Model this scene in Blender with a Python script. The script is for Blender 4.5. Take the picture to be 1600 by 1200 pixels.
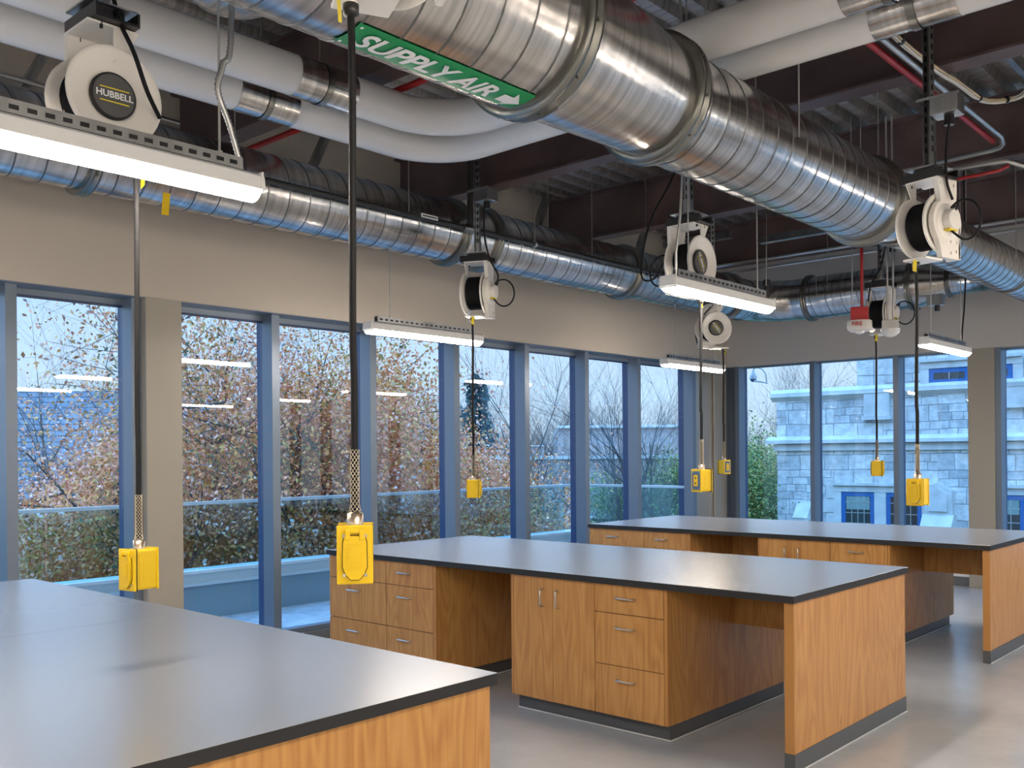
import bpy, bmesh, math, random
import numpy as np
from mathutils import Vector, Matrix, Euler, noise

# ------------------------------------------------------------------ clearing, camera, sky, exposure
for o in list(bpy.data.objects): bpy.data.objects.remove(o)
scene = bpy.context.scene
COL = scene.collection

cam_data = bpy.data.cameras.new('camera')
cam_data.sensor_width = 36.0
cam_data.lens = 1492.65 / 1600 * 36.0
cam_data.shift_y = (708.316 - 600) / 1600
cam_data.clip_start = 0.05; cam_data.clip_end = 800
cam = bpy.data.objects.new('camera', cam_data); COL.objects.link(cam)
cam.location = (0, 0, 1.655)
cam.rotation_euler = (Matrix.Rotation(math.radians(42.164), 3, 'Z') @ Matrix.Rotation(math.radians(90), 3, 'X')
                      @ Matrix.Rotation(math.radians(-0.475), 3, 'Z')).to_euler()
scene.camera = cam

scene.view_settings.view_transform = 'Standard'
scene.view_settings.look = 'None'
scene.view_settings.gamma = 1.0
scene.view_settings.use_curve_mapping = False
scene.view_settings.exposure = 0.0

world = bpy.data.worlds.new('sky'); scene.world = world; world.use_nodes = True
wn = world.node_tree; wn.nodes.clear()
w_out = wn.nodes.new('ShaderNodeOutputWorld'); w_bg = wn.nodes.new('ShaderNodeBackground')
w_geo = wn.nodes.new('ShaderNodeNewGeometry'); w_sep = wn.nodes.new('ShaderNodeSeparateXYZ')
w_neg = wn.nodes.new('ShaderNodeMath'); w_neg.operation = 'MULTIPLY'; w_neg.inputs[1].default_value = -1.0
w_ramp = wn.nodes.new('ShaderNodeValToRGB')
wn.links.new(w_geo.outputs['Incoming'], w_sep.inputs[0]); wn.links.new(w_sep.outputs['Z'], w_neg.inputs[0])
wn.links.new(w_neg.outputs[0], w_ramp.inputs[0])
wn.links.new(w_ramp.outputs['Color'], w_bg.inputs['Color']); wn.links.new(w_bg.outputs[0], w_out.inputs['Surface'])
r = w_ramp.color_ramp
r.elements[0].position = 0.0; r.elements[0].color = (0.68, 0.73, 0.79, 1)
r.elements[1].position = 1.0; r.elements[1].color = (0.26, 0.53, 0.95, 1)
e = r.elements.new(0.16); e.color = (0.57, 0.69, 0.86, 1)
e = r.elements.new(0.42); e.color = (0.33, 0.59, 0.95, 1)
SKY = 1.5
w_bg.inputs['Strength'].default_value = SKY
w_str = wn.nodes.new('ShaderNodeMapRange'); w_str.inputs['From Min'].default_value = .15; w_str.inputs['From Max'].default_value = .55
w_str.inputs['To Min'].default_value = SKY; w_str.inputs['To Max'].default_value = SKY * 3.2
wn.links.new(w_neg.outputs[0], w_str.inputs['Value']); wn.links.new(w_str.outputs[0], w_bg.inputs['Strength'])
LAMP = 98.0            # strength of the linear lamps' lenses

# ------------------------------------------------------------------ materials
MATS = {}
def new_mat(name):
    m = bpy.data.materials.new(name); m.use_nodes = True
    nt = m.node_tree; b = nt.nodes['Principled BSDF']
    MATS[name] = m
    return m, nt, b
def N(nt, t, **kw):
    n = nt.nodes.new(t)
    for k, v in kw.items(): setattr(n, k, v)
    return n
def simple(name, col, rough=0.5, metal=0.0, spec=0.5, bump=0, bscale=80, var=0, vscale=3, ior=None, coat=0):
    m, nt, b = new_mat(name)
    b.inputs['Base Color'].default_value = (*col, 1); b.inputs['Roughness'].default_value = rough
    b.inputs['Metallic'].default_value = metal; b.inputs['Specular IOR Level'].default_value = spec
    if ior: b.inputs['IOR'].default_value = ior
    if coat: b.inputs['Coat Weight'].default_value = coat; b.inputs['Coat Roughness'].default_value = 0.1
    if bump or var:
        g = N(nt, 'ShaderNodeNewGeometry')
    if bump:
        no = N(nt, 'ShaderNodeTexNoise'); no.inputs['Scale'].default_value = bscale; no.inputs['Detail'].default_value = 4
        bp = N(nt, 'ShaderNodeBump'); bp.inputs['Strength'].default_value = bump; bp.inputs['Distance'].default_value = 0.005
        nt.links.new(g.outputs['Position'], no.inputs['Vector']); nt.links.new(no.outputs['Fac'], bp.inputs['Height'])
        nt.links.new(bp.outputs[0], b.inputs['Normal'])
    if var:
        no = N(nt, 'ShaderNodeTexNoise'); no.inputs['Scale'].default_value = vscale; no.inputs['Detail'].default_value = 6
        rp = N(nt, 'ShaderNodeValToRGB')
        rp.color_ramp.elements[0].position = .3; rp.color_ramp.elements[1].position = .7
        rp.color_ramp.elements[0].color = (*[max(0, c * (1 - var)) for c in col], 1)
        rp.color_ramp.elements[1].color = (*[min(1, c * (1 + var)) for c in col], 1)
        nt.links.new(g.outputs['Position'], no.inputs['Vector']); nt.links.new(no.outputs['Fac'], rp.inputs[0])
        nt.links.new(rp.outputs[0], b.inputs['Base Color'])
    return m

def wood(name, c0, c1, c2):
    m, nt, b = new_mat(name)
    g = N(nt, 'ShaderNodeNewGeometry')
    mp = N(nt, 'ShaderNodeMapping'); mp.inputs['Scale'].default_value = (5, 5, 0.75)
    n1 = N(nt, 'ShaderNodeTexNoise'); n1.inputs['Scale'].default_value = 1.0; n1.inputs['Detail'].default_value = 2; n1.inputs['Distortion'].default_value = .3
    mul = N(nt, 'ShaderNodeMath', operation='MULTIPLY'); mul.inputs[1].default_value = 70
    sn = N(nt, 'ShaderNodeMath', operation='SINE')
    mr = N(nt, 'ShaderNodeMapRange'); mr.inputs['From Min'].default_value = -1; mr.inputs['From Max'].default_value = 1
    mp2 = N(nt, 'ShaderNodeMapping'); mp2.inputs['Scale'].default_value = (55, 55, 2.2)
    n2 = N(nt, 'ShaderNodeTexNoise'); n2.inputs['Scale'].default_value = 1.0; n2.inputs['Detail'].default_value = 5
    mx = N(nt, 'ShaderNodeMix', data_type='FLOAT'); mx.inputs[0].default_value = 0.72
    rp = N(nt, 'ShaderNodeValToRGB')
    e = rp.color_ramp.elements; e[0].position = .22; e[0].color = (*c0, 1); e[1].position = .78; e[1].color = (*c2, 1)
    k = e.new(.5); k.color = (*c1, 1)
    L = nt.links.new
    L(g.outputs['Position'], mp.inputs[0]); L(mp.outputs[0], n1.inputs['Vector']); L(n1.outputs['Fac'], mul.inputs[0])
    L(mul.outputs[0], sn.inputs[0]); L(sn.outputs[0], mr.inputs['Value'])
    L(g.outputs['Position'], mp2.inputs[0]); L(mp2.outputs[0], n2.inputs['Vector'])
    L(mr.outputs[0], mx.inputs[2]); L(n2.outputs['Fac'], mx.inputs[3]); L(mx.outputs[0], rp.inputs[0])
    L(rp.outputs[0], b.inputs['Base Color'])
    b.inputs['Roughness'].default_value = 0.38
    return m

def galv(name, col=(0.76, 0.735, 0.70), rough=0.23, axis='Y', bump=.12):
    m, nt, b = new_mat(name)
    g = N(nt, 'ShaderNodeNewGeometry')
    mp = N(nt, 'ShaderNodeMapping')
    mp.inputs['Scale'].default_value = {'Y': (1.5, 34, 1.5), 'X': (34, 1.5, 1.5), 'Z': (9, 9, 1.6)}[axis]
    n1 = N(nt, 'ShaderNodeTexNoise'); n1.inputs['Scale'].default_value = 1.0; n1.inputs['Detail'].default_value = 5
    rp = N(nt, 'ShaderNodeValToRGB')
    rp.color_ramp.elements[0].position = .3; rp.color_ramp.elements[1].position = .72
    rp.color_ramp.elements[0].color = (*[c * .55 for c in col], 1); rp.color_ramp.elements[1].color = (*col, 1)
    n2 = N(nt, 'ShaderNodeTexNoise'); n2.inputs['Scale'].default_value = 6.0; n2.inputs['Detail'].default_value = 1
    v = N(nt, 'ShaderNodeTexNoise'); v.inputs['Scale'].default_value = 14; v.inputs['Detail'].default_value = 2
    mr = N(nt, 'ShaderNodeMapRange'); mr.inputs['To Min'].default_value = rough - .08; mr.inputs['To Max'].default_value = rough + .14
    bp = N(nt, 'ShaderNodeBump'); bp.inputs['Strength'].default_value = bump; bp.inputs['Distance'].default_value = 0.012
    L = nt.links.new
    L(g.outputs['Position'], mp.inputs[0]); L(mp.outputs[0], n1.inputs['Vector']); L(n1.outputs['Fac'], rp.inputs[0])
    L(rp.outputs[0], b.inputs['Base Color'])
    L(g.outputs['Position'], v.inputs['Vector']); b.inputs['Roughness'].default_value = rough
    b.inputs['Metallic'].default_value = 1.0
    return m

def thin_glass(name, tint, base=.045, gl=(1, 1, 1)):
    m = bpy.data.materials.new(name); m.use_nodes = True; nt = m.node_tree; nt.nodes.clear()
    out = N(nt, 'ShaderNodeOutputMaterial'); mix = N(nt, 'ShaderNodeMixShader')
    tr = N(nt, 'ShaderNodeBsdfTransparent'); tr.inputs[0].default_value = (*tint, 1)
    go = N(nt, 'ShaderNodeBsdfGlossy'); go.inputs['Roughness'].default_value = 0.0; go.inputs['Color'].default_value = (*gl, 1)
    lw = N(nt, 'ShaderNodeLayerWeight'); lw.inputs['Blend'].default_value = .5
    pw = N(nt, 'ShaderNodeMath', operation='POWER'); pw.inputs[1].default_value = 5
    ml = N(nt, 'ShaderNodeMath', operation='MULTIPLY_ADD'); ml.inputs[1].default_value = 1 - base; ml.inputs[2].default_value = base
    L = nt.links.new
    L(lw.outputs['Facing'], pw.inputs[0]); L(pw.outputs[0], ml.inputs[0]); L(ml.outputs[0], mix.inputs[0])
    L(tr.outputs[0], mix.inputs[1]); L(go.outputs[0], mix.inputs[2]); L(mix.outputs[0], out.inputs[0])
    MATS[name] = m
    return m

def emit(name, col, s):
    m = bpy.data.materials.new(name); m.use_nodes = True; nt = m.node_tree; nt.nodes.clear()
    out = N(nt, 'ShaderNodeOutputMaterial'); em = N(nt, 'ShaderNodeEmission')
    em.inputs[0].default_value = (*col, 1); em.inputs[1].default_value = s
    nt.links.new(em.outputs[0], out.inputs[0]); MATS[name] = m
    return m

M_WALL = simple('painted_plaster', (0.47, 0.425, 0.365), .75, bump=.05, bscale=120)
M_FARWALL = simple('painted_plaster_grey', (0.50, 0.48, 0.455), .75, bump=.05, bscale=120)
M_WHITE_WALL = simple('white_paint', (0.78, 0.77, 0.74), .7)
M_COLUMN = simple('column_paint', (0.31, 0.285, 0.24), .45, bump=.15, bscale=60)
M_MULL = simple('sky_tinted_aluminium', (0.15, 0.19, 0.245), .38, metal=.35)  # neutral aluminium, with the blue of daylight mixed into its colour
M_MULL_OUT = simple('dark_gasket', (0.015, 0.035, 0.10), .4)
M_GLASS = thin_glass('window_glass', (.83, .93, 1.0))
M_RAILGLASS = thin_glass('balustrade_glass', (.72, .88, .92), .05)
M_TABLE = simple('resin_top_painted_sheen', (0.20, 0.208, 0.22), .27, spec=.5, ior=2.5)  # black resin, grazing window sheen painted in as a lighter grey
M_TABLE_EDGE = simple('black_resin_edge', (0.028, 0.028, 0.029), .55, spec=.25)  # same black resin, without the sheen painted into the top
M_WOOD = wood('cherry_laminate', (.41, .185, .050), (.51, .25, .072), (.58, .31, .100))
M_WOOD_EDGE = simple('cherry_edge_band', (.46, .215, .06), .35)
M_TOE = simple('grey_rubber_base', (.085, .09, .095), .4)
M_TOE_LINE = simple('toe_highlight', (.55, .56, .57), .3)  # pale colour of the painted highlight along the coved base
M_STEEL = simple('brushed_nickel', (.62, .60, .57), .28, metal=1)
M_GAP = simple('black_gasket', (.02, .015, .01), .8)  # near-black gaskets of the outlet box lid and cover
M_GALV = galv('galvanised_duct_y', axis='Y')
M_GALVX = galv('galvanised_duct_x', axis='X')
M_SEAM = simple('duct_seam', (.16, .16, .155), .35, metal=.9)
M_GALV_DK = galv('galvanised_ring', (.30, .30, .275), .3)
M_GALV_FLAT = galv('galvanised_channel', (.55, .56, .56), .35, 'Z')
M_PVC = simple('grey_white_pipe_jacket', (.74, .74, .74), .22, bump=.02, bscale=8)
M_DECK = galv('galvanised_deck', (.70, .68, .65), .45)
M_BEAM = simple('red_brown_primer', (.105, .072, .072), .5, var=.35, vscale=2.5)
M_WHITE_PL = simple('cream_enamel', (.78, .75, .70), .3)
M_WHITE_LT = simple('white_lamp_housing', (.80, .80, .79), .35)
M_BLACK = simple('black_paint', (.012, .012, .013), .35)
M_CORD = simple('black_rubber_cord', (.010, .010, .011), .6, spec=.2)
M_GREY_CAP = simple('grey_hub_cap', (.075, .077, .08), .45)
M_YELLOW = simple('yellow_plastic', (.76, .51, .004), .42, bump=.04, bscale=90)
M_YELLOW_TXT = simple('yellow_print', (.80, .62, .02), .5)
M_BLUEPLATE = simple('blue_grey_plate', (.08, .14, .24), .4)
M_BRASS = simple('nickel_gland', (.55, .46, .36), .35, metal=1)
M_MESH = simple('woven_wire_grip', (.62, .55, .42), .4, metal=.6)
M_GREEN = simple('green_label', (.005, .27, .085), .45)
M_WHITE_TXT = simple('white_print', (.80, .81, .82), .5)
M_RED = simple('red_enamel', (.42, .012, .014), .35)
M_REDPIPE = simple('red_pipe_paint', (.34, .014, .018), .35)
M_CONDUIT = simple('steel_conduit', (.60, .60, .58), .3, metal=1)
M_BLKPIPE = simple('black_iron_pipe', (.02, .02, .02), .4)
M_CABLE_T = simple('tan_cable', (.60, .50, .34), .5)
M_CABLE_W = simple('white_cable', (.70, .70, .68), .5)
M_DOME = simple('clear_dome', (.75, .75, .74), .08, spec=.8)
M_LENS = emit('lamp_lens', (1.0, .875, .75), LAMP)
M_TAPE = simple('cream_sticker', (.66, .56, .45), .6)
M_BASE = simple('dark_cove_base', (.12, .125, .13), .45)

def floor_mat():
    m, nt, b = new_mat('polished_grey_floor')
    g = N(nt, 'ShaderNodeNewGeometry')
    n1 = N(nt, 'ShaderNodeTexNoise'); n1.inputs['Scale'].default_value = 1.3; n1.inputs['Detail'].default_value = 8; n1.inputs['Roughness'].default_value = .65
    rp = N(nt, 'ShaderNodeValToRGB')
    rp.color_ramp.elements[0].position = .3; rp.color_ramp.elements[1].position = .75
    rp.color_ramp.elements[0].color = (.34, .355, .375, 1); rp.color_ramp.elements[1].color = (.46, .475, .495, 1)
    n2 = N(nt, 'ShaderNodeTexNoise'); n2.inputs['Scale'].default_value = 110; n2.inputs['Detail'].default_value = 2
    bp = N(nt, 'ShaderNodeBump'); bp.inputs['Strength'].default_value = .22; bp.inputs['Distance'].default_value = .004
    L = nt.links.new
    L(g.outputs['Position'], n1.inputs['Vector']); L(n1.outputs['Fac'], rp.inputs[0]); L(rp.outputs[0], b.inputs['Base Color'])
    L(g.outputs['Position'], n2.inputs['Vector']); L(n2.outputs['Fac'], bp.inputs['Height']); L(bp.outputs[0], b.inputs['Normal'])
    b.inputs['Roughness'].default_value = .16; b.inputs['IOR'].default_value = 1.7
    return m
M_FLOOR = floor_mat()

def brick_like(name, c1, c2, mortar, w, h, msize, plane='XZ', bump=.8, noise_amt=.35, rough=.8, offset=.5, irregular=False):
    m, nt, b = new_mat(name)
    g = N(nt, 'ShaderNodeNewGeometry'); sp = N(nt, 'ShaderNodeSeparateXYZ'); cb = N(nt, 'ShaderNodeCombineXYZ')
    L = nt.links.new
    L(g.outputs['Position'], sp.inputs[0])
    L(sp.outputs[plane[0]], cb.inputs[0]); L(sp.outputs[plane[1]], cb.inputs[1])
    br = N(nt, 'ShaderNodeTexBrick'); br.offset = offset; br.squash = .65; br.squash_frequency = 3; br.offset_frequency = 2
    br.inputs['Scale'].default_value = 1.0; br.inputs['Brick Width'].default_value = w; br.inputs['Row Height'].default_value = h
    br.inputs['Mortar Size'].default_value = msize; br.inputs['Mortar Smooth'].default_value = .3; br.inputs['Bias'].default_value = 0
    br.inputs['Color1'].default_value = (*c1, 1); br.inputs['Color2'].default_value = (*c2, 1); br.inputs['Mortar'].default_value = (*mortar, 1)
    # wobble the courses so blocks are irregular
    nz = N(nt, 'ShaderNodeTexNoise'); nz.inputs['Scale'].default_value = .9; nz.inputs['Detail'].default_value = 1
    vs = N(nt, 'ShaderNodeVectorMath', operation='SCALE'); vs.inputs['Scale'].default_value = noise_amt * h
    ad = N(nt, 'ShaderNodeVectorMath', operation='ADD')
    L(cb.outputs[0], nz.inputs['Vector']); L(nz.outputs['Color'], vs.inputs[0]); L(cb.outputs[0], ad.inputs[0]); L(vs.outputs[0], ad.inputs[1])
    L(ad.outputs[0], br.inputs['Vector'])
    n2 = N(nt, 'ShaderNodeTexNoise'); n2.inputs['Scale'].default_value = 5; n2.inputs['Detail'].default_value = 7; n2.inputs['Roughness'].default_value = .65
    L(g.outputs['Position'], n2.inputs['Vector'])
    rp = N(nt, 'ShaderNodeValToRGB'); rp.color_ramp.elements[0].position = .3; rp.color_ramp.elements[1].position = .7
    rp.color_ramp.elements[0].color = (.55, .55, .55, 1); rp.color_ramp.elements[1].color = (1.1, 1.1, 1.1, 1)
    L(n2.outputs['Fac'], rp.inputs[0])
    mx = N(nt, 'ShaderNodeMix', data_type='RGBA', blend_type='MULTIPLY'); mx.inputs[0].default_value = .8
    L(br.outputs['Color'], mx.inputs[6]); L(rp.outputs[0], mx.inputs[7]); L(mx.outputs[2], b.inputs['Base Color'])
    if irregular:
        b2 = N(nt, 'ShaderNodeTexBrick'); b2.offset = .4; b2.squash = .8; b2.squash_frequency = 2; b2.offset_frequency = 3
        for kk, vv in (('Scale', 1.0), ('Brick Width', w * 1.55), ('Row Height', h * 2), ('Mortar Size', msize * 1.1), ('Mortar Smooth', .3), ('Bias', -.3)): b2.inputs[kk].default_value = vv
        b2.inputs['Color1'].default_value = (*c1, 1); b2.inputs['Color2'].default_value = (*c2, 1); b2.inputs['Mortar'].default_value = (*mortar, 1)
        L(ad.outputs[0], b2.inputs['Vector'])
        sn = N(nt, 'ShaderNodeVectorMath', operation='SNAP'); sn.inputs[1].default_value = (w * 3.1, h * 2, 1)
        wh = N(nt, 'ShaderNodeTexWhiteNoise'); wh.noise_dimensions = '2D'; gt = N(nt, 'ShaderNodeMath', operation='GREATER_THAN'); gt.inputs[1].default_value = .55
        L(ad.outputs[0], sn.inputs[0]); L(sn.outputs[0], wh.inputs['Vector']); L(wh.outputs['Value'], gt.inputs[0])
        mc = N(nt, 'ShaderNodeMix', data_type='RGBA'); mf = N(nt, 'ShaderNodeMix', data_type='FLOAT')
        L(gt.outputs[0], mc.inputs[0]); L(br.outputs['Color'], mc.inputs[6]); L(b2.outputs['Color'], mc.inputs[7])
        L(gt.outputs[0], mf.inputs[0]); L(br.outputs['Fac'], mf.inputs[2]); L(b2.outputs['Fac'], mf.inputs[3])
        L(mc.outputs[2], mx.inputs[6]); fac_out = mf.outputs[0]
    else: fac_out = br.outputs['Fac']
    # height: block bulge + rough face
    inv = N(nt, 'ShaderNodeMath', operation='MULTIPLY_ADD'); inv.inputs[1].default_value = -1.0; inv.inputs[2].default_value = 1.0
    ad2 = N(nt, 'ShaderNodeMath', operation='MULTIPLY_ADD'); ad2.inputs[1].default_value = 1.0
    L(fac_out, inv.inputs[0]); L(n2.outputs['Fac'], ad2.inputs[0]); L(inv.outputs[0], ad2.inputs[2])
    bp = N(nt, 'ShaderNodeBump'); bp.inputs['Strength'].default_value = bump; bp.inputs['Distance'].default_value = .05
    L(ad2.outputs[0], bp.inputs['Height']); L(bp.outputs[0], b.inputs['Normal'])
    b.inputs['Roughness'].default_value = rough
    return m
M_STONE = brick_like('rough_ashlar_stone', (.86, .85, .82), (.52, .53, .54), (.40, .41, .42), .42, .20, .010, bump=1.0, noise_amt=.5, irregular=True)
M_LIMESTONE = simple('smooth_limestone', (.62, .62, .60), .8, bump=.3, bscale=12, var=.15, vscale=3)
M_PAVER = brick_like('terrace_pavers', (.50, .51, .53), (.46, .47, .49), (.25, .26, .28), .6, .6, .006, 'XY', .15, 0, .6, 0)
M_TANBRICK = brick_like('tan_brick', (.62, .48, .42), (.52, .42, .38), (.55, .50, .48), .5, .16, .01, 'YZ', .2, 0, .85)
M_SHINGLE = brick_like('slate_shingles', (.16, .20, .25), (.22, .26, .30), (.06, .07, .09), .5, .22, .025, 'YZ', .5, 0, .7)
M_PARAPET = simple('pale_metal_cladding', (.55, .60, .62), .35, metal=.2)
M_PARAPET_DK = simple('blue_grey_cladding', (.20, .30, .36), .4, metal=.1)
M_RAIL = simple('satin_steel_rail', (.62, .66, .68), .3, metal=.6)
M_GROUND = simple('grass_ground', (.05, .09, .06), .9, var=.5, vscale=.4)
M_BARK = simple('bark', (.05, .05, .055), .85, bump=.4, bscale=20)
M_BARK_FAR = simple('bark_distant', (.10, .085, .08), .9)
M_BLUEFRAME = simple('blue_window_frame', (.02, .13, .38), .5)
M_DARKPANE = simple('dark_pane', (.03, .045, .05), .1, spec=.8)
M_CURTAIN = simple('pale_green_blind', (.22, .32, .30), .8)

def leafmat(name, cols):
    m, nt, b = new_mat(name)
    oi = N(nt, 'ShaderNodeNewGeometry')
    rp = N(nt, 'ShaderNodeValToRGB'); rp.color_ramp.interpolation = 'LINEAR'
    n = len(cols)
    rp.color_ramp.elements[0].color = (*cols[0], 1); rp.color_ramp.elements[0].position = 0
    rp.color_ramp.elements[1].color = (*cols[-1], 1); rp.color_ramp.elements[1].position = 1
    for i, c in enumerate(cols[1:-1]):
        k = rp.color_ramp.elements.new((i + 1) / (n - 1)); k.color = (*c, 1)
    no = N(nt, 'ShaderNodeTexNoise'); no.inputs['Scale'].default_value = .8; no.inputs['Detail'].default_value = 3
    ad = N(nt, 'ShaderNodeMath', operation='MULTIPLY_ADD'); ad.inputs[1].default_value = .55
    mm = N(nt, 'ShaderNodeMath', operation='MULTIPLY_ADD'); mm.inputs[1].default_value = 1.1; mm.inputs[2].default_value = -.28
    L = nt.links.new
    L(oi.outputs['Position'], no.inputs['Vector']); L(no.outputs['Fac'], mm.inputs[0])
    L(oi.outputs['Random Per Island'], ad.inputs[0]); L(mm.outputs[0], ad.inputs[2]); L(ad.outputs[0], rp.inputs[0])
    L(rp.outputs[0], b.inputs['Base Color']); b.inputs['Roughness'].default_value = .6
    b.inputs['Subsurface Weight'].default_value = 0
    return m
M_LEAF_AUT = leafmat('autumn_leaves', [(.02, .06, .08), (.10, .18, .12), (.60, .36, .08), (.95, .40, .12), (.95, .30, .14), (.95, .62, .50), (.95, .85, .80)])
M_LEAF_RED = leafmat('russet_leaves', [(.02, .05, .08), (.12, .12, .14), (.70, .26, .12), (.95, .36, .18), (.90, .50, .40), (.85, .74, .72)])
M_LEAF_GRN = leafmat('green_yellow_leaves', [(.01, .05, .06), (.04, .14, .09), (.16, .30, .07), (.50, .50, .12), (.70, .52, .28)])
M_LEAF_EVG = leafmat('evergreen_needles', [(.015, .05, .06), (.03, .09, .09), (.06, .13, .12)])

# ------------------------------------------------------------------ mesh builder
def frame(axis):
    a = Vector(axis).normalized()
    u = a.orthogonal().normalized() if abs(a.z) > .95 else Vector((0, 0, 1)).cross(a).normalized()
    return a, u, a.cross(u).normalized()

def smooth(P, k=5):
    P = [Vector(p) for p in P]; out = []
    for j in range(len(P) - 1):
        p0, p1, p2, p3 = P[max(j - 1, 0)], P[j], P[j + 1], P[min(j + 2, len(P) - 1)]
        for s_ in range(k):
            q = s_ / k; out.append(.5 * ((2 * p1) + (p2 - p0) * q + (2 * p0 - 5 * p1 + 4 * p2 - p3) * q * q + (3 * p1 - p0 - 3 * p2 + p3) * q ** 3))
    out.append(P[-1]); return out

class MB:
    def __init__(s): s.v = []; s.f = []; s.m = []; s.sm = []; s.mi = 0; s.smooth = False
    def add(s, vs, fs, smooth=None):
        o = len(s.v); s.v.extend([tuple(p) for p in vs])
        for f in fs:
            s.f.append([o + i for i in f]); s.m.append(s.mi); s.sm.append(s.smooth if smooth is None else smooth)
        return s
    def box(s, x0, x1, y0, y1, z0, z1, bev=0):
        if bev:
            bm = bmesh.new(); bmesh.ops.create_cube(bm, size=1)
            for q in bm.verts: q.co = Vector(((x0 + x1) / 2 + q.co.x * (x1 - x0), (y0 + y1) / 2 + q.co.y * (y1 - y0), (z0 + z1) / 2 + q.co.z * (z1 - z0)))
            bmesh.ops.bevel(bm, geom=list(bm.edges), offset=bev, segments=2, affect='EDGES', profile=.6)
            bm.verts.index_update()
            s.add([q.co.copy() for q in bm.verts], [[q.index for q in f.verts] for f in bm.faces]); bm.free()
            return s
        v = [(x0, y0, z0), (x1, y0, z0), (x1, y1, z0), (x0, y1, z0), (x0, y0, z1), (x1, y0, z1), (x1, y1, z1), (x0, y1, z1)]
        return s.add(v, [(0, 3, 2, 1), (4, 5, 6, 7), (0, 1, 5, 4), (1, 2, 6, 5), (2, 3, 7, 6), (3, 0, 4, 7)], False)
    def obox(s, c, ax, ay, az):                       # oriented box: centre and three half vectors
        c, ax, ay, az = map(Vector, (c, ax, ay, az))
        v = [c + sx * ax + sy * ay + sz * az for sz in (-1, 1) for sx, sy in ((-1, -1), (1, -1), (1, 1), (-1, 1))]
        return s.add(v, [(0, 3, 2, 1), (4, 5, 6, 7), (0, 1, 5, 4), (1, 2, 6, 5), (2, 3, 7, 6), (3, 0, 4, 7)], False)
    def bar(s, p0, p1, w, h, up=(0, 0, 1)):
        p0, p1 = Vector(p0), Vector(p1); a = (p1 - p0); L = a.length; a.normalize()
        u = Vector(up); u = (u - a * u.dot(a))
        if u.length < 1e-4: u = a.orthogonal()
        u.normalize(); w_ = a.cross(u)
        return s.obox((p0 + p1) / 2, a * L / 2, w_ * w / 2, u * h / 2)
    def lathe(s, p0, axis, prof, n=32, caps=True, ang=2 * math.pi, smooth=True):   # prof: (t along axis, radius)
        a, u, w = frame(axis); p0 = Vector(p0); full = abs(ang - 2 * math.pi) < 1e-6
        vs = []; k = n if full else n + 1
        for t, rr in prof:
            for i in range(k):
                q = ang * i / n; vs.append(p0 + a * t + (u * math.cos(q) + w * math.sin(q)) * rr)
        fs = []
        for j in range(len(prof) - 1):
            for i in range(n):
                i2 = (i + 1) % k
                fs.append((j * k + i, j * k + i2, (j + 1) * k + i2, (j + 1) * k + i))
        s.add(vs, fs, smooth)
        if caps and full:
            if prof[0][1] > 1e-5: s.add([vs[i] for i in range(k)][::-1], [tuple(range(k))], False)
            if prof[-1][1] > 1e-5: s.add([vs[(len(prof) - 1) * k + i] for i in range(k)], [tuple(range(k))], False)
        return s
    def cyl(s, p0, p1, r, n=16, r1=None):
        p0, p1 = Vector(p0), Vector(p1); d = p1 - p0
        return s.lathe(p0, d, [(0, r), (d.length, r if r1 is None else r1)], n)
    def tube(s, pts, r, n=8, rs=None):
        pts = [Vector(p) for p in pts]; vs = []; fs = []; k = len(pts)
        t0 = (pts[1] - pts[0]).normalized(); u = t0.orthogonal().normalized()
        for i, p in enumerate(pts):
            t = ((pts[min(i + 1, k - 1)] - pts[max(i - 1, 0)])).normalized()
            u = (u - t * u.dot(t)); u = u.normalized() if u.length > 1e-5 else t.orthogonal().normalized()
            w = t.cross(u); rr = rs[i] if rs else r
            for j in range(n):
                q = 2 * math.pi * j / n; vs.append(p + (u * math.cos(q) + w * math.sin(q)) * rr)
        for i in range(k - 1):
            for j in range(n):
                j2 = (j + 1) % n; fs.append((i * n + j, i * n + j2, (i + 1) * n + j2, (i + 1) * n + j))
        s.add(vs, fs, True)
        s.add(vs[:n][::-1], [tuple(range(n))], False); s.add(vs[-n:], [tuple(range(n))], False)
        return s
    def sphere(s, c, r, n=14, sx=1, sy=1, sz=1):
        c = Vector(c); vs = []; fs = []; m = n // 2
        for i in range(m + 1):
            th = math.pi * i / m
            for j in range(n):
                ph = 2 * math.pi * j / n
                vs.append(c + Vector((r * sx * math.sin(th) * math.cos(ph), r * sy * math.sin(th) * math.sin(ph), r * sz * math.cos(th))))
        for i in range(m):
            for j in range(n):
                j2 = (j + 1) % n; fs.append((i * n + j, (i + 1) * n + j, (i + 1) * n + j2, i * n + j2))
        return s.add(vs, fs, True)
    def prism(s, poly, p0, u, w, d):                  # polygon (a,b) in plane p0+u*a+w*b extruded by vector d
        p0, u, w, d = map(Vector, (p0, u, w, d)); n = len(poly)
        vs = [p0 + u * a + w * b for a, b in poly]; vs += [q + d for q in vs]
        fs = [tuple(range(n))[::-1], tuple(range(n, 2 * n))] + [(i, (i + 1) % n, n + (i + 1) % n, n + i) for i in range(n)]
        return s.add(vs, fs, False)
    def xform(s, M):
        s.v = [tuple(M @ Vector(p)) for p in s.v]; return s
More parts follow.
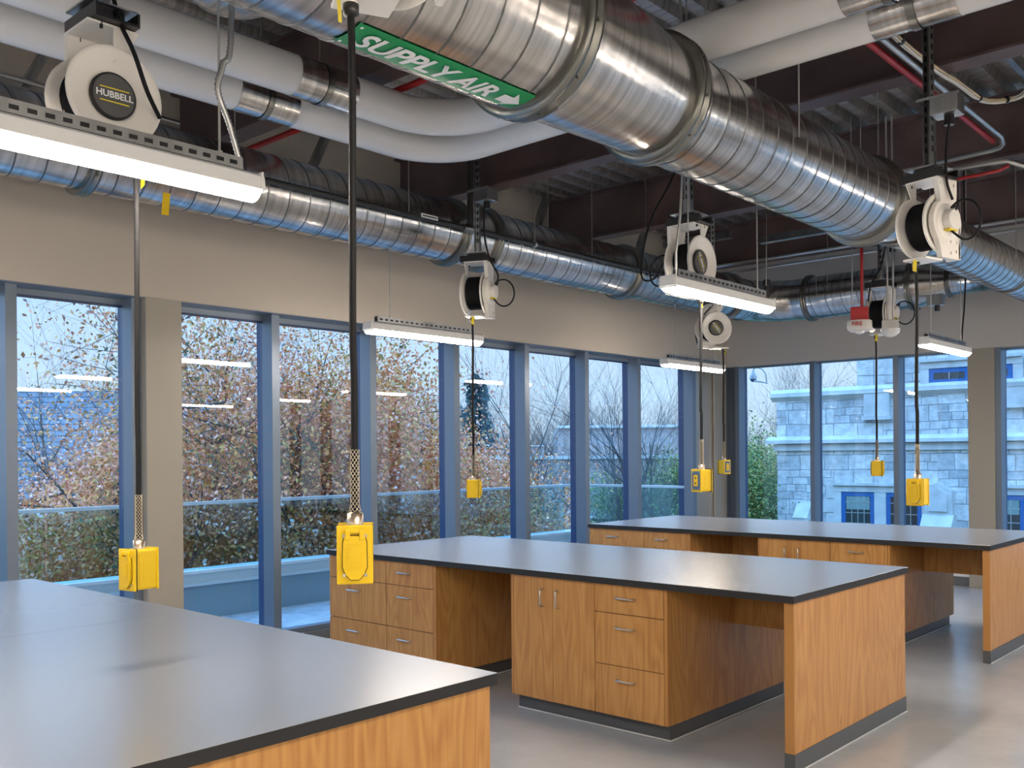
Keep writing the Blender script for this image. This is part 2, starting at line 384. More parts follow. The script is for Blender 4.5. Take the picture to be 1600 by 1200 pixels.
    def build(s, name, mats, parent=None, **tags):
        if not isinstance(mats, (list, tuple)): mats = [mats]
        vs = np.array(s.v, dtype=float).reshape(-1, 3)
        off = np.zeros(3)
        me = bpy.data.meshes.new(name)
        if parent is None:
            lo, hi = vs.min(0), vs.max(0); off = np.array([(lo[0] + hi[0]) / 2, (lo[1] + hi[1]) / 2, lo[2]]); vs = vs - off
        else:
            pw = WORLD.get(parent.name, Matrix())
            if pw != Matrix():
                inv = np.array(pw.inverted()); vs = vs @ inv[:3, :3].T + inv[:3, 3]
        me.from_pydata(vs.tolist(), [], s.f)
        for m in mats: me.materials.append(m)
        me.polygons.foreach_set('material_index', s.m); me.polygons.foreach_set('use_smooth', s.sm)
        me.validate(); me.update()
        o = bpy.data.objects.new(name, me); COL.objects.link(o)
        if parent is None: o.location = off; WORLD[o.name] = Matrix.Translation(off)
        else: o.parent = parent; WORLD[o.name] = WORLD.get(parent.name, Matrix())
        for k, v in tags.items(): o[k] = v
        return o
WORLD = {}

def thing(name, label, cat, loc=(0, 0, 0), rz=0, group=None, kind=None):
    o = bpy.data.objects.new(name, None); COL.objects.link(o); o.empty_display_size = .1
    o.location = loc; o.rotation_euler = (0, 0, rz)
    WORLD[o.name] = Matrix.Translation(loc) @ Matrix.Rotation(rz, 4, 'Z')
    if label: o['label'] = label
    if cat: o['category'] = cat
    if group: o['group'] = group
    if kind: o['kind'] = kind
    return o
def tag(o, label, cat, group=None):
    o['label'] = label; o['category'] = cat
    if group: o['group'] = group
    return o
def dup(root, loc, rz, label, group=None, scale=None, skip=()):
    r_ = root.copy(); COL.objects.link(r_); r_.location = loc; r_.rotation_euler = (0, 0, rz)
    if scale: r_.scale = scale
    r_['label'] = label
    if group: r_['group'] = group
    for ch in list(root.children):
        if ch.name.split('.')[0] in skip: continue
        c = ch.copy(); COL.objects.link(c); c.parent = r_
        for g_ in list(ch.children):
            d = g_.copy(); COL.objects.link(d); d.parent = c
    WORLD[r_.name] = Matrix.Translation(loc) @ Matrix.Rotation(rz, 4, 'Z')
    return r_
def text_mesh(txt, size, extrude=.001, shear=0, bold=0):
    cu = bpy.data.curves.new('lettering_curve', 'FONT'); cu.body = txt; cu.size = size; cu.extrude = extrude
    cu.align_x = 'CENTER'; cu.align_y = 'CENTER'; cu.shear = shear; cu.offset = bold; cu.resolution_u = 3
    o = bpy.data.objects.new('lettering_tmp', cu); COL.objects.link(o)
    dg = bpy.context.evaluated_depsgraph_get(); me = bpy.data.meshes.new_from_object(o.evaluated_get(dg))
    vs = [v.co.copy() for v in me.vertices]; fs = [tuple(p.vertices) for p in me.polygons]
    bpy.data.objects.remove(o); bpy.data.curves.remove(cu); bpy.data.meshes.remove(me)
    return vs, fs
def add_text(mb, txt, size, c, u, w, extrude=.001, shear=0, bold=0, sx=1):
    vs, fs = text_mesh(txt, size, extrude, shear, bold); c, u, w = Vector(c), Vector(u), Vector(w); n = u.cross(w)
    mb.add([c + u * v.x * sx + w * v.y + n * v.z for v in vs], fs, False)

# ================================================================== THE ROOM
XW, XG = -6.88, -7.12          # inner face of the window wall above the glass, glass plane
YF, YG = 12.20, 12.38
ZH, ZD, ZB = 2.858, 4.45, 3.95  # window head, deck, beam undersides
X1, Y0 = 5.0, -4.0

MB().box(-7.2, X1, Y0, 12.55, -.2, 0).build('floor', M_FLOOR, kind='structure')
b = MB().box(-7.2, XW, Y0, 12.5, ZH, 4.7)
b.build('wall_left', M_WALL, kind='structure')
MB().box(XW, X1, YF, 12.5, ZH, 4.7).build('wall_far', M_FARWALL, kind='structure')
MB().box(X1, X1 + .2, Y0, 12.5, 0, 4.7).build('wall_right', M_WHITE_WALL, kind='structure')
MB().box(-7.2, X1, Y0 - .2, Y0, 0, 4.7).build('wall_back', M_WHITE_WALL, kind='structure')
MB().box(-6.7, X1, 12.28, 12.5, 0, .45).build('wall_under_far_windows', M_WHITE_WALL, kind='structure')
MB().box(-6.7, X1, 12.262, 12.28, 0, .11).build('baseboard_far', M_BASE, kind='structure')
MB().box(-7.085, -6.885, Y0, 12.2, ZH - .007, ZH - .0005).build('trim_added_soffit_plate', M_MULL, kind='structure')  # added plate, its blue-grey imitates daylight on the soffit underside
MB().box(-7.2, -7.02, Y0, 12.3, 0, .085).build('baseboard_left', M_BASE, kind='structure')

# corrugated roof deck, ribs run along Y
b = MB(); x = -7.2; pitch = .20; prof = []
while x < X1:
    prof += [(x, ZD), (x + .075, ZD), (x + .095, ZD + .075), (x + .18, ZD + .075)]
    x += pitch
vs = []; fs = []
for (px, pz) in prof: vs += [(px, Y0, pz), (px, 12.5, pz)]
for i in range(len(prof) - 1): fs.append((2 * i, 2 * i + 1, 2 * i + 3, 2 * i + 2))
b.add(vs, fs); b.box(-7.2, X1 + .2, Y0 - .2, 12.5, ZD + .08, ZD + .25)
b.build('ceiling', M_DECK, kind='structure')

# steel beams across the room (along X)
def beam(y, label):
    b = MB(); w = .085
    b.box(XW, X1, y - w, y + w, ZB, ZB + .018); b.box(XW, X1, y - .006, y + .006, ZB + .018, ZD - .02); b.box(XW, X1, y - w, y + w, ZD - .02, ZD - .002)
    o = b.build('steel_beam', M_BEAM); tag(o, label, 'beam', 'red brown steel roof beams')
for y, l in ((3.79, 'red brown steel roof beam with thin red pipe clipped under it, nearest of the visible beams'),
             (6.05, 'red brown steel roof beam passing just behind the paired grey insulated pipes'),
             (8.25, 'red brown steel roof beam in the middle, above the second row of cord reels'),
             (10.62, 'red brown steel roof beam nearest the far wall, above the long steel conduit')):
    beam(y, l)
# the white-edged angle on one beam
# ------------------------------------------------------------------ windows
def window_left(n, y0, y1, mull=True):
    w = thing('window_%d' % n, None, None, (XG, (y0 + y1) / 2, .085), kind='structure')
    b = MB()
    if mull:
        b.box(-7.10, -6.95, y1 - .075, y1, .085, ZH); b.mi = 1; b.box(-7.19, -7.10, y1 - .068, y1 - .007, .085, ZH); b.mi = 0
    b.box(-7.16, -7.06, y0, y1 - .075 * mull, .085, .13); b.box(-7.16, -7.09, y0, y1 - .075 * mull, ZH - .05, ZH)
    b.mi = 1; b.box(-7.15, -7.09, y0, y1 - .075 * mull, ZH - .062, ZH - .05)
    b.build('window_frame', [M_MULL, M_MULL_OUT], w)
    MB().box(XG - .006, XG + .006, y0, y1 - .075 * mull, .13, ZH - .05).build('glass_pane', M_GLASS, w)
edges = [-2.9, -1.83, -.76, .31, 1.49, 2.597, 3.491]
k = 1
for a, c in zip(edges[:-1], edges[1:]): window_left(k, a, c); k += 1
e2 = [3.784, 4.724, 5.79, 6.885, 7.971, 9.049, 10.129, 11.45]
for a, c in zip(e2[:-1], e2[1:]): window_left(k, a, c); k += 1
window_left(k, 11.45, 11.74, False); k += 1
def window_far(n, x0, x1, mull=True):
    w = thing('window_%d' % n, None, None, ((x0 + x1) / 2, YG, .45), kind='structure'); b = MB()
    z0 = .45
    if mull:
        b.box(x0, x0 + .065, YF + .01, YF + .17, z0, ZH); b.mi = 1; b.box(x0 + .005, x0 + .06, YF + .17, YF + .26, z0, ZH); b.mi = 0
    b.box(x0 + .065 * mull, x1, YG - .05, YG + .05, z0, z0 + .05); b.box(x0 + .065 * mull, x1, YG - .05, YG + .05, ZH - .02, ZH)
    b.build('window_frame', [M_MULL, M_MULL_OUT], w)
    MB().box(x0 + .065 * mull, x1, YG - .006, YG + .006, z0 + .05, ZH - .02).build('glass_pane', M_GLASS, w)
fx = [-6.77, -5.65, -4.54]
window_far(k, -6.77, -5.65); k += 1
window_far(k, -5.65, -4.54); k += 1
window_far(k, -4.54, -3.62); k += 1
window_far(k, -3.345, -2.2); k += 1
for a in (-2.2, -1.1, 0, 1.1, 2.2, 3.3): window_far(k, a, a + 1.1); k += 1

def tagbox(args, name, mat, label, cat, bev=.006, group=None):
    o = MB().box(*args, bev=bev).build(name, mat); return tag(o, label, cat, group)
b = MB(); b.box(-7.16, XW + .004, 3.491, 3.784, 0, ZH + .002, bev=.006)
tag(b.build('steel_column', M_COLUMN), 'tan painted square column between the left windows, behind the nearest hanging cord', 'column')
b = MB(); b.box(-7.16, XW - .02, 11.74, 12.2, 0, ZH, bev=.01); b.tube([(XW + .0, 11.82, .0), (XW + .0, 11.82, ZH)], .018, 10)
tag(b.build('steel_column', M_COLUMN), 'tan painted column in the corner where the two window walls meet', 'column')
b = MB(); b.box(-3.644, -3.345, YF - .01, YF + .28, 0, ZH, bev=.006)
tag(b.build('steel_column', M_COLUMN), 'grey tan painted square column between the far wall windows at right', 'column')
# sliver post closing the corner
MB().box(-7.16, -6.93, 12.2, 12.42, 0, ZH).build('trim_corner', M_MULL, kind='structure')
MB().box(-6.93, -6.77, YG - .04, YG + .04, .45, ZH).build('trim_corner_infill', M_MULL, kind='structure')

# ------------------------------------------------------------------ lab islands
def handle_v(mb, x, y, z0, z1):
    mb.tube([(x, y, z0), (x, y - .026, z0 + .004), (x, y - .03, z0 + .012), (x, y - .03, z1 - .012), (x, y - .026, z1 - .004), (x, y, z1)], .0055, 8)
def handle_h(mb, x0, x1, y, z):
    mb.tube([(x0, y, z), (x0 + .004, y - .026, z), (x0 + .012, y - .03, z), (x1 - .012, y - .03, z), (x1 - .004, y - .026, z), (x1, y, z)], .0055, 8)
ZR = [(.705, .872), (.397, .700), (.098, .392)]
def island(yn, yf, which, place, seams):
    """one double sided bench: yn near edge of the worktop, yf far edge"""
    yc0, yc1 = yn + .03, yf - .06
    top = MB(); top.box(-6.1, -2.205, yn, yf, .876, .914, bev=.003)
    t = thing('worktop', place, 'worktop', (-4.15, (yn + yf) / 2, .876), group='black bench worktops')
    WORLD_T = t
    cells = [-6.1] + seams + [-2.205]
    for a, c in zip(cells[:-1], cells[1:]):
        s = MB(); s.box(a + .0006, c - .0006, yn, yf, .876, .914, bev=.002)
        so = s.build('slab', [M_TABLE, M_TABLE_EDGE], t)
        for pg in so.data.polygons: pg.material_index = 0 if pg.normal.z > .5 else 1
    def carcass(x0, x1, name, lab, cat, il=.02, ir=.02):
        c = thing(name, lab, cat, ((x0 + x1) / 2, (yc0 + yc1) / 2, 0), group='cherry base cabinets')
        k_ = MB(); k_.box(x0, x1, yc0 + .02, yc1, .098, .8755); k_.build('carcass', M_WOOD, c)
        q = MB(); q.box(x0 + il, x1 - ir, yc0 + .05, yc1 - .06, 0, .098); q.build('toe_kick', M_TOE, c)
        q = MB(); q.tube([(x0 + il, yc0 + .043, .006), (x1 - ir + .004, yc0 + .043, .006)] + ([(x1 - .013, yc0 + .05, .006), (x1 - .013, yc1 - .06, .006)] if ir else []), .006, 6)
        q.build('painted_highlight', M_TOE_LINE, c)  # pale strip painting the highlight at the foot of the coved base
        return c
    def drawers(c, x0, x1, hx0, hx1):
        for z0, z1 in ZR:
            d = MB(); d.box(x0 + .0015, x1 - .0015, yc0, yc0 + .0195, z0, z1, bev=.0015); do = d.build('drawer_front', M_WOOD, c)
            hh = MB(); zz = z1 - .078 if z1 - z0 > .2 else (z0 + z1) / 2 + .01; handle_h(hh, hx0, hx1, yc0, zz); hh.build('handle', M_STEEL, do)
    c = carcass(-6.1, -5.42, 'drawer_cabinet', 'cherry three-drawer base cabinet %s, wider stack at the window end' % which, 'cabinet', .02, 0)
    drawers(c, -6.098, -5.42, -5.86, -5.72)
    c = carcass(-5.4195, -4.885, 'drawer_cabinet', 'cherry three-drawer base cabinet %s, narrower stack beside the first knee space' % which, 'cabinet', 0, .02)
    drawers(c, -5.418, -4.915, -5.275, -5.145)
    q = MB(); q.box(-4.9135, -4.885, yc0, yc0 + .0195, .098, .875, bev=.0015); q.build('edge_strip', M_WOOD_EDGE, c)
    c = carcass(-4.175, -3.4985, 'door_cabinet', 'cherry base cabinet %s with two tall doors' % which, 'cabinet', .02, 0)
    q = MB(); q.box(-4.175, -4.155, yc0, yc0 + .0195, .098, .875, bev=.0015); q.build('edge_strip', M_WOOD_EDGE, c)
    for a, e_, hx in ((-4.153, -3.8265, -3.905), (-3.8235, -3.5, -3.778)):
        d = MB(); d.box(a, e_, yc0, yc0 + .0195, .098, .872, bev=.0015); do = d.build('door', M_WOOD, c)
        hh = MB(); handle_v(hh, hx, yc0, .69, .80); hh.build('handle', M_STEEL, do)
    c = carcass(-3.498, -2.982, 'drawer_cabinet', 'cherry three-drawer base cabinet %s, beside the two-door cabinet' % which, 'cabinet', 0, .02)
    drawers(c, -3.497, -3.006, -3.33, -3.205)
    q = MB(); q.box(-3.0045, -2.982, yc0, yc0 + .0195, .098, .875, bev=.0015); q.build('edge_strip', M_WOOD_EDGE, c)
    ym = (yn + yf) / 2
    for a, e_, w in ((-4.8845, -4.1755, 'in the first knee space'), (-2.9815, -2.2705, 'beside the end panel')):
        q = MB(); q.box(a, e_, ym - .012, ym + .012, .58, .8755); tag(q.build('apron_panel', M_WOOD), 'cherry apron panel %s, %s' % (which, w), 'panel', 'apron panels')
    p = thing('end_panel', 'full height cherry end panel %s' % which, 'end panel', (-2.245, ym, 0), group='bench end panels')
    q = MB(); q.box(-2.27, -2.22, yn + .028, yf - .028, .098, .8755, bev=.0015); q.build('panel', [M_WOOD], p)
    q = MB(); q.box(-2.2715, -2.2185, yn + .0265, yn + .028, .098, .8755); q.build('edge_strip', M_WOOD_EDGE, p)
    q = MB(); q.box(-2.274, -2.216, yn + .024, yf - .024, 0, .0975, bev=.002); q.build('rubber_base', M_TOE, p)
    q = MB(); q.tube([(-2.212, yn + .02, .005), (-2.212, yf - .024, .005)], .005, 6); q.build('painted_highlight', M_TOE_LINE, p)  # same painted highlight along the end panel's base
island(.66, 2.358, 'in the nearest bench', 'black resin worktop of the nearest bench, with a seam across it', [-4.2])
island(4.56, 6.17, 'in the middle bench', 'black resin worktop of the middle bench', [])
island(7.90, 9.57, 'in the farthest bench', 'black resin worktop of the farthest bench', [])

# ------------------------------------------------------------------ linear lamps
def make_lamp(rod_len):
    L = 1.22
    t = thing('linear_lamp', 'tmp', 'light', (0, 0, 0), group='suspended linear lamps')
    b = MB(); b.prism([(-.055, .0), (.055, .0), (.048, .048), (.03, .06), (-.03, .06), (-.048, .048)], (0, -L / 2, 0), (1, 0, 0), (0, 0, 1), (0, L, 0))
    b.build('housing', M_WHITE_LT, t)
    b = MB(); n = 10; pr = [(.047 * math.cos(math.pi * i / n), -.036 * math.sin(math.pi * i / n)) for i in range(n + 1)]
    b.prism(pr, (0, -L / 2 + .015, 0), (1, 0, 0), (0, 0, 1), (0, L - .03, 0)); b.build('lens', M_LENS, t)
    for s in (-1, 1):
        b = MB(); b.box(-.057, .057, s * L / 2 - .012 * s - .004, s * L / 2 - .012 * s + .004, -.01, .062, bev=.002); b.build('end_cap', M_WHITE_LT, t)
    b = MB(); b.box(-.021, .021, -.52, .54, .066, .070); b.box(-.021, -.017, -.52, .54, .07, .108); b.box(.017, .021, -.52, .54, .07, .108)
    b.mi = 1; y = -.50
    while y < .50: b.box(-.0225, .0225, y, y + .028, .078, .092); y += .052
    b.build('support_channel', [M_GALV_FLAT, M_BLACK], t)
    for s in (-.38, .46):
        b = MB(); b.cyl((0, s, .062), (0, s, rod_len), .0045, 8); b.cyl((0, s, .108), (0, s, .118), .011, 6); b.build('hanger_rod', M_CONDUIT, t)
    return t
LZ = 2.60
lampA = make_lamp(.655); lampB = make_lamp(ZD - LZ); used = {0: False, 1: False}
lamps = [(-5.64, 1.28, 'suspended linear lamp cut off by the left edge of the picture, above the left windows', 0),
         (-5.64, 5.22, 'suspended linear lamp hanging before the middle windows, left of the second reel', 0),
         (-5.64, 9.26, 'suspended linear lamp nearest the room corner, behind two hanging cords', 0),
         (-2.985, 1.33, 'suspended linear lamp across the upper left, largest and nearest', 1),
         (-2.985, 5.23, 'suspended linear lamp in front of the reel above the middle bench', 1),
         (-2.985, 9.34, 'suspended linear lamp hanging before the far wall at the right', 1)]
for x in (-.55, 1.9, 4.3):
    for y in (-2.65, 1.30, 5.23, 9.30): lamps.append((x, y, 'suspended linear lamp seen only as a reflection in the window glass', 1))
for x in (-5.64, -2.985): lamps.append((x, -2.65, 'suspended linear lamp seen only as a reflection in the window glass', 0 if x < -5 else 1))
for x, y, l, k_ in lamps:
    l0 = (lampA, lampB)[k_]
    if not used[k_]: l0.location = (x, y, LZ); l0['label'] = l; used[k_] = True
    else: dup(l0, (x, y, LZ), 0, l)
fp = smooth([(-2.965, 1.83, ZD), (-2.965, 1.83, 3.2), (-2.975, 1.80, 3.02), (-2.985, 1.785, 2.93), (-2.985, 1.83, 2.82), (-2.985, 1.87, 2.70)], 5)
dense = []
for p_, q_ in zip(fp[:-1], fp[1:]):
    k_ = max(2, int((q_ - p_).length / .006)); dense += [p_.lerp(q_, i_ / k_) for i_ in range(k_)]
b = MB(); b.tube(dense, .01, 8, [.0088 if i_ % 2 else .0125 for i_ in range(len(dense))])
tag(b.build('flexible_conduit', M_GALV_FLAT), 'ribbed metal flexible conduit dropping to the nearest lamp', 'conduit')
for (x, y) in ((-2.965, 4.70), (-2.965, 9.8)):
    b = MB(); b.tube([(x, y + .05, ZD), (x + .01, y + .05, 3.3), (x, y + .03, 3.0), (x - .01, y + .0, 2.8), (x - .02, y + .02, 2.68)], .008, 6)
    tag(b.build('lamp_cable', M_CONDUIT if y < 9 else M_CORD), 'cable dropping to the linear lamp %s' % ('before the reel over the middle bench' if y < 9 else 'before the far wall at right'), 'cable')

# ------------------------------------------------------------------ ducts
def spiral(b, p0, p1, R, pitch=.17, n=40, ph=0, ridge=.0035):
    p0, p1 = Vector(p0), Vector(p1); d = p1 - p0; L = d.length
    b.lathe(p0, d, [(0, R), (L, R)], n, False)
    a, u, w = frame(d); steps = int(L / pitch * n); vs = []; fs = []; b.mi = 1
    for i in range(steps + 1):
        t = L * i / steps; q = 2 * math.pi * (t / pitch + ph); di = u * math.cos(q) + w * math.sin(q)
        for dt, dr in ((-.005, 0), (-.002, ridge), (.002, ridge), (.005, 0)):
            vs.append(p0 + a * min(max(t + dt, 0), L) + di * (R + dr))
    for i in range(steps):
        for j in range(3): fs.append((4 * i + j, 4 * i + j + 1, 4 * i + 5 + j, 4 * i + 4 + j))
    b.add(vs, fs, False); b.mi = 0
def ring(b, c, axis, R, w=.05, h=.03, n=40):
    b.lathe(Vector(c) - Vector(axis).normalized() * w / 2, axis, [(0, R - .005), (0, R + h), (w * .28, R + h), (w * .34, R + h * .45), (w * .66, R + h * .45), (w * .72, R + h), (w, R + h), (w, R - .005)], n, False)
    a, u, v = frame(axis)
    for i in range(10):
        q = 2 * math.pi * (i + .3) / 10; di = u * math.cos(q) + v * math.sin(q)
        b.cyl(Vector(c) + di * (R + h * .45) - a * .001, Vector(c) + di * (R + h * 1.05), .006, 6)

XB = -2.6
dB = thing('supply_duct', 'large round galvanised spiral supply duct crossing the upper right with green lettering', 'duct', (XB, 6, 3.05))
b = MB(); spiral(b, (XB, .9, 3.42), (XB, 2.99, 3.42), .335, .17); b.build('spiral_section', [M_GALV, M_SEAM], dB)
b = MB(); b.lathe((XB, 3.01, 3.418), (0, .88, -.050), [(0, .333), (.10, .33), (.82, .277), (.89, .275)], 48, False); b.build('reducer', M_GALV, dB)
b = MB(); spiral(b, (XB, 3.92, 3.365), (XB, 6.47, 3.365), .273, .17); b.build('spiral_section', [M_GALV, M_SEAM], dB)
b = MB(); b.lathe((XB, 6.5, 3.36), (0, 1, 0), [(0, .272), (.1, .27), (.42, .203), (.5, .2)], 48, False); b.build('reducer', M_GALV, dB)
b = MB(); spiral(b, (XB, 7.0, 3.352), (XB, 11.2, 3.352), .2, .15); b.build('spiral_section', [M_GALV, M_SEAM], dB)
b = MB(); b.lathe((XB, 11.2, 3.352), (0, 1, 0), [(0, .2), (.3, .2)], 40); b.build('collar', M_GALV, dB)
for y, R, z in ((3.0, .335, 3.415), (3.9, .28, 3.37), (6.48, .273, 3.362)):
    b = MB(); ring(b, (XB, y, z), (0, 1, 0), R, .075, .035); b.build('flange_ring', M_GALV_DK, dB)
for y, R, z in ((9.9, .2, 3.352), (7.02, .2, 3.352)):
    b = MB(); ring(b, (XB, y, z), (0, 1, 0), R, .03, .012); b.build('flange_ring', M_GALV_DK, dB)
# curved green sign with lettering, wrapped round the duct
def on_cyl(y, s, dr, R=.335, zc=3.42, phi0=2.0):
    ph = math.radians(phi0) + s / R
    return (XB + (R + dr) * math.sin(ph), y, zc - (R + dr) * math.cos(ph))
def wrap(b, ya, yb, sa, sb, dr, n=10, m=12, th=.0012):
    for d_ in (dr,):
        vs = [on_cyl(ya + (yb - ya) * i / m, sa + (sb - sa) * j / n, d_) for i in range(m + 1) for j in range(n + 1)]
        fs = [(i * (n + 1) + j, (i + 1) * (n + 1) + j, (i + 1) * (n + 1) + j + 1, i * (n + 1) + j + 1) for i in range(m) for j in range(n)]
        b.add(vs, fs, True)
b = MB(); wrap(b, 2.03, 2.93, -.072, .085, .0045); sign = b.build('supply_air_label', M_GREEN, dB, label='green label reading SUPPLY AIR')
b = MB()
vs, fs = text_mesh('SUPPLY AIR', .128, .0006, .22, .0028)
w0 = max(v.x for v in vs) - min(v.x for v in vs); cx = (max(v.x for v in vs) + min(v.x for v in vs)) / 2
b.add([on_cyl(2.415 + (v.x - cx) * .68 / w0, .006 + v.y * 1.0, .0098 + v.z) for v in vs], fs)
ar = [(2.80, -.028), (2.80, .032), (2.85, .032), (2.85, .062), (2.912, .003), (2.85, -.056), (2.85, -.028)]
b.add([on_cyl(y, s, .0085) for y, s in ar], [tuple(range(7))])
b.add([on_cyl(y, s, .0068) for y, s in [(2.045, -.06), (2.045, .073), (2.056, .073), (2.056, -.06)]], [(0, 1, 2, 3)])
b.build('lettering', M_WHITE_TXT, sign)
b = MB()
def oc2(y, phd, dr=.004, R=.2835): ph = math.radians(phd); return (XB + (R + dr) * math.sin(ph), y, 3.39 - (R + dr) * math.cos(ph))
b.add([oc2(3.62, 47), oc2(3.72, 45), oc2(3.70, 21), oc2(3.60, 24)], [(0, 1, 2, 3)]); b.build('paper_sticker', M_TAPE, dB)
# rods carrying it
for y in (4.9, 7.3, 9.4):
    for s in (-1, 1):
        R = .285 if y < 6.4 else .21
        b = MB(); b.cyl((XB + s * R, y, 3.36), (XB + s * R, y, ZD), .005, 6)
        tag(b.build('hanger_rod', M_CONDUIT), 'thin threaded rod carrying the large supply duct from the deck', 'rod', 'rods carrying the supply duct')

XA, ZA, RA = -5.75, 3.507, .248
dA = thing('window_side_duct', 'round galvanised spiral duct running above the left windows and turning along the far wall', 'duct', (XA, 6, 3.37))
for a, c in ((-3.8, 2.50), (2.56, 5.54), (5.97, 7.99), (8.09, 10.5)):
    b = MB(); spiral(b, (XA, a, ZA), (XA, c, ZA), RA, .17); b.build('spiral_section', [M_GALV, M_SEAM], dA)
b = MB(); b.lathe((XA, 5.54, ZA), (0, 1, 0), [(0, RA), (.43, RA)], 40, False); b.build('plain_section', M_GALV, dA)
b = MB(); b.lathe((XA, 7.99, ZA), (0, 1, 0), [(0, RA), (.1, RA)], 40, False); b.build('collar', M_GALV, dA)
b = MB(); b.lathe((XA, 2.50, ZA), (0, 1, 0), [(0, RA), (.06, RA)], 40, False); b.build('collar', M_GALV, dA)
for y in (2.53, 5.56, 5.95, 8.04, 10.15):
    b = MB(); ring(b, (XA, y, ZA), (0, 1, 0), RA, .055, .034); b.build('flange_ring', M_GALV_DK, dA)
er = .55
b = MB(); rings_ = []; n = 40
for i in range(0, 13):
    q = math.pi / 2 * i / 12
    c = Vector((XA + er * (1 - math.cos(q)), 10.50 + er * math.sin(q), ZA)); t = Vector((math.sin(q), math.cos(q), 0))
    u = Vector((0, 0, 1)); w = t.cross(u)
    rings_.append([c + (u * math.cos(2 * math.pi * j / n) + w * math.sin(2 * math.pi * j / n)) * (RA + (.004 if i % 4 == 0 else 0)) for j in range(n)])
vs = [p for r_ in rings_ for p in r_]
b.add(vs, [(i * n + j, i * n + (j + 1) % n, (i + 1) * n + (j + 1) % n, (i + 1) * n + j) for i in range(12) for j in range(n)], True)
b.build('elbow', M_GALVX, dA)
YA = 10.50 + er; ZX = ZA
b = MB(); b.lathe((XA + er, YA, ZX), (1, 0, 0), [(0, RA + .003), (.12, RA + .003)], 40, False); b.build('collar', M_GALVX, dA)
b = MB(); spiral(b, (-5.09, YA, ZX), (-3.87, YA, ZX), RA + .004, .19); b.build('spiral_section', [M_GALVX, M_SEAM], dA)
for x in (-5.08, -3.86):
    b = MB(); ring(b, (x, YA, ZX), (1, 0, 0), RA, .05, .03); b.build('flange_ring', M_GALV_DK, dA)
b = MB(); b.lathe((-3.84, YA, ZX), (.36, 0, .0), [(0, RA), (.05, RA), (.32, .160), (.35, .155)], 40, False); b.build('reducer', M_GALVX, dA)
b = MB(); ring(b, (-3.47, YA, ZX), (1, 0, 0), .155, .04, .02); b.build('flange_ring', M_GALV_DK, dA)
b = MB(); b.lathe((-3.48, YA, ZX), (1, 0, 0), [(0, .155), (.5, .155), (.5, .158), (.52, .158), (.52, .155), (.655, .155)], 40, False); b.build('branch_section', M_GALVX, dA)
b = MB(); b.box(-4.36, -4.23, YA - RA - .006, YA - RA + .006, 3.48, 3.58); b.build('access_plate', M_GALV_FLAT, dA)
for x, y in ((XA - .27, 1.2), (XA + .27, 1.2), (XA + .27, 3.4), (XA + .27, 4.9), (XA + .27, 7.2), (XA - .27, 7.2), (-4.9, YA - .26), (-4.1, YA - .26)):
    b = MB(); b.cyl((x, y, 3.5), (x, y, ZD), .0045, 6)
    tag(b.build('hanger_rod', M_CONDUIT), 'thin rod holding the window-side duct from the deck', 'rod', 'rods carrying the window-side duct')
# yellow tape flag under the duct near the first lamp
b = MB(); b.obox((-5.56, 2.96, 3.22), (.004, .022, 0), (.001, 0, 0), (0, .006, .07)); tag(b.build('yellow_tape_flag', M_YELLOW), 'yellow tape tab hanging from the window-side duct below the nearest lamp', 'tape')

# round duct end seen at the very top left
b = MB(); b.lathe((-3.38, 2.095, 3.45), (0, 0, 1), [(0, .0), (0.004, .10), (.02, .155), (.05, .185), (.12, .195), (.75, .195)], 36, False)
tag(b.build('branch_duct_boot', M_GALV), 'rounded galvanised duct boot cut off by the top edge, left of the supply duct', 'duct')

# ------------------------------------------------------------------ insulated pipes
def bend_path(p0, c, p1, rad, n=12):
    p0, c, p1 = Vector(p0), Vector(c), Vector(p1); d0 = (p0 - c).normalized(); d1 = (p1 - c).normalized()
    o = c + (d0 + d1) * rad; pts = [p0]
    for i in range(n + 1):
        q = math.pi / 2 * i / n; pts.append(o - d1 * rad * math.cos(q) - d0 * rad * math.sin(q))
    pts.append(p1); return pts
for xa, yb, Rr, lab in ((-4.94, 4.70, .112, 'grey white insulated pipe, lower of the pair, bending under the supply duct'),
                        (-4.50, 4.34, .112, 'grey white insulated pipe, upper of the pair, bending under the supply duct')):
    t = thing('insulated_pipe', lab, 'pipe', (xa, yb, 3.7), group='paired insulated pipes'); zc = 3.79
    b = MB(); b.tube(bend_path((xa, -3.9, zc), (xa, yb, zc), (X1 - .05, yb, zc), .42, 14), Rr, 28); b.build('jacket', M_PVC, t)
    for y in ((3.25,) if xa < -4.7 else (3.35,)):
        b = MB(); b.lathe((xa, y - .2, zc), (0, 1, 0), [(0, Rr + .003), (.4, Rr + .003)], 32, False); b.build('metal_sleeve', M_GALV, t)
        b = MB(); b.lathe((xa, y - .02, zc), (0, 1, 0), [(0, Rr + .008), (.04, Rr + .008)], 32, False)
        b.cyl((xa, y, zc + Rr), (xa, y, ZD), .006, 6); b.build('clevis_hanger', M_GALV_DK, t)
    for x in (-3.5, -1.62):
        b = MB(); b.lathe((x - .2, yb, zc), (1, 0, 0), [(0, Rr + .003), (.4, Rr + .003)], 32, False); b.build('metal_sleeve', M_GALVX, t)
        b = MB(); b.lathe((x - .02, yb, zc), (1, 0, 0), [(0, Rr + .009), (.04, Rr + .009)], 32, False)
        b.cyl((x, yb, zc + Rr), (x, yb, ZD), .006, 6); b.build('clevis_hanger', M_GALV_DK, t)

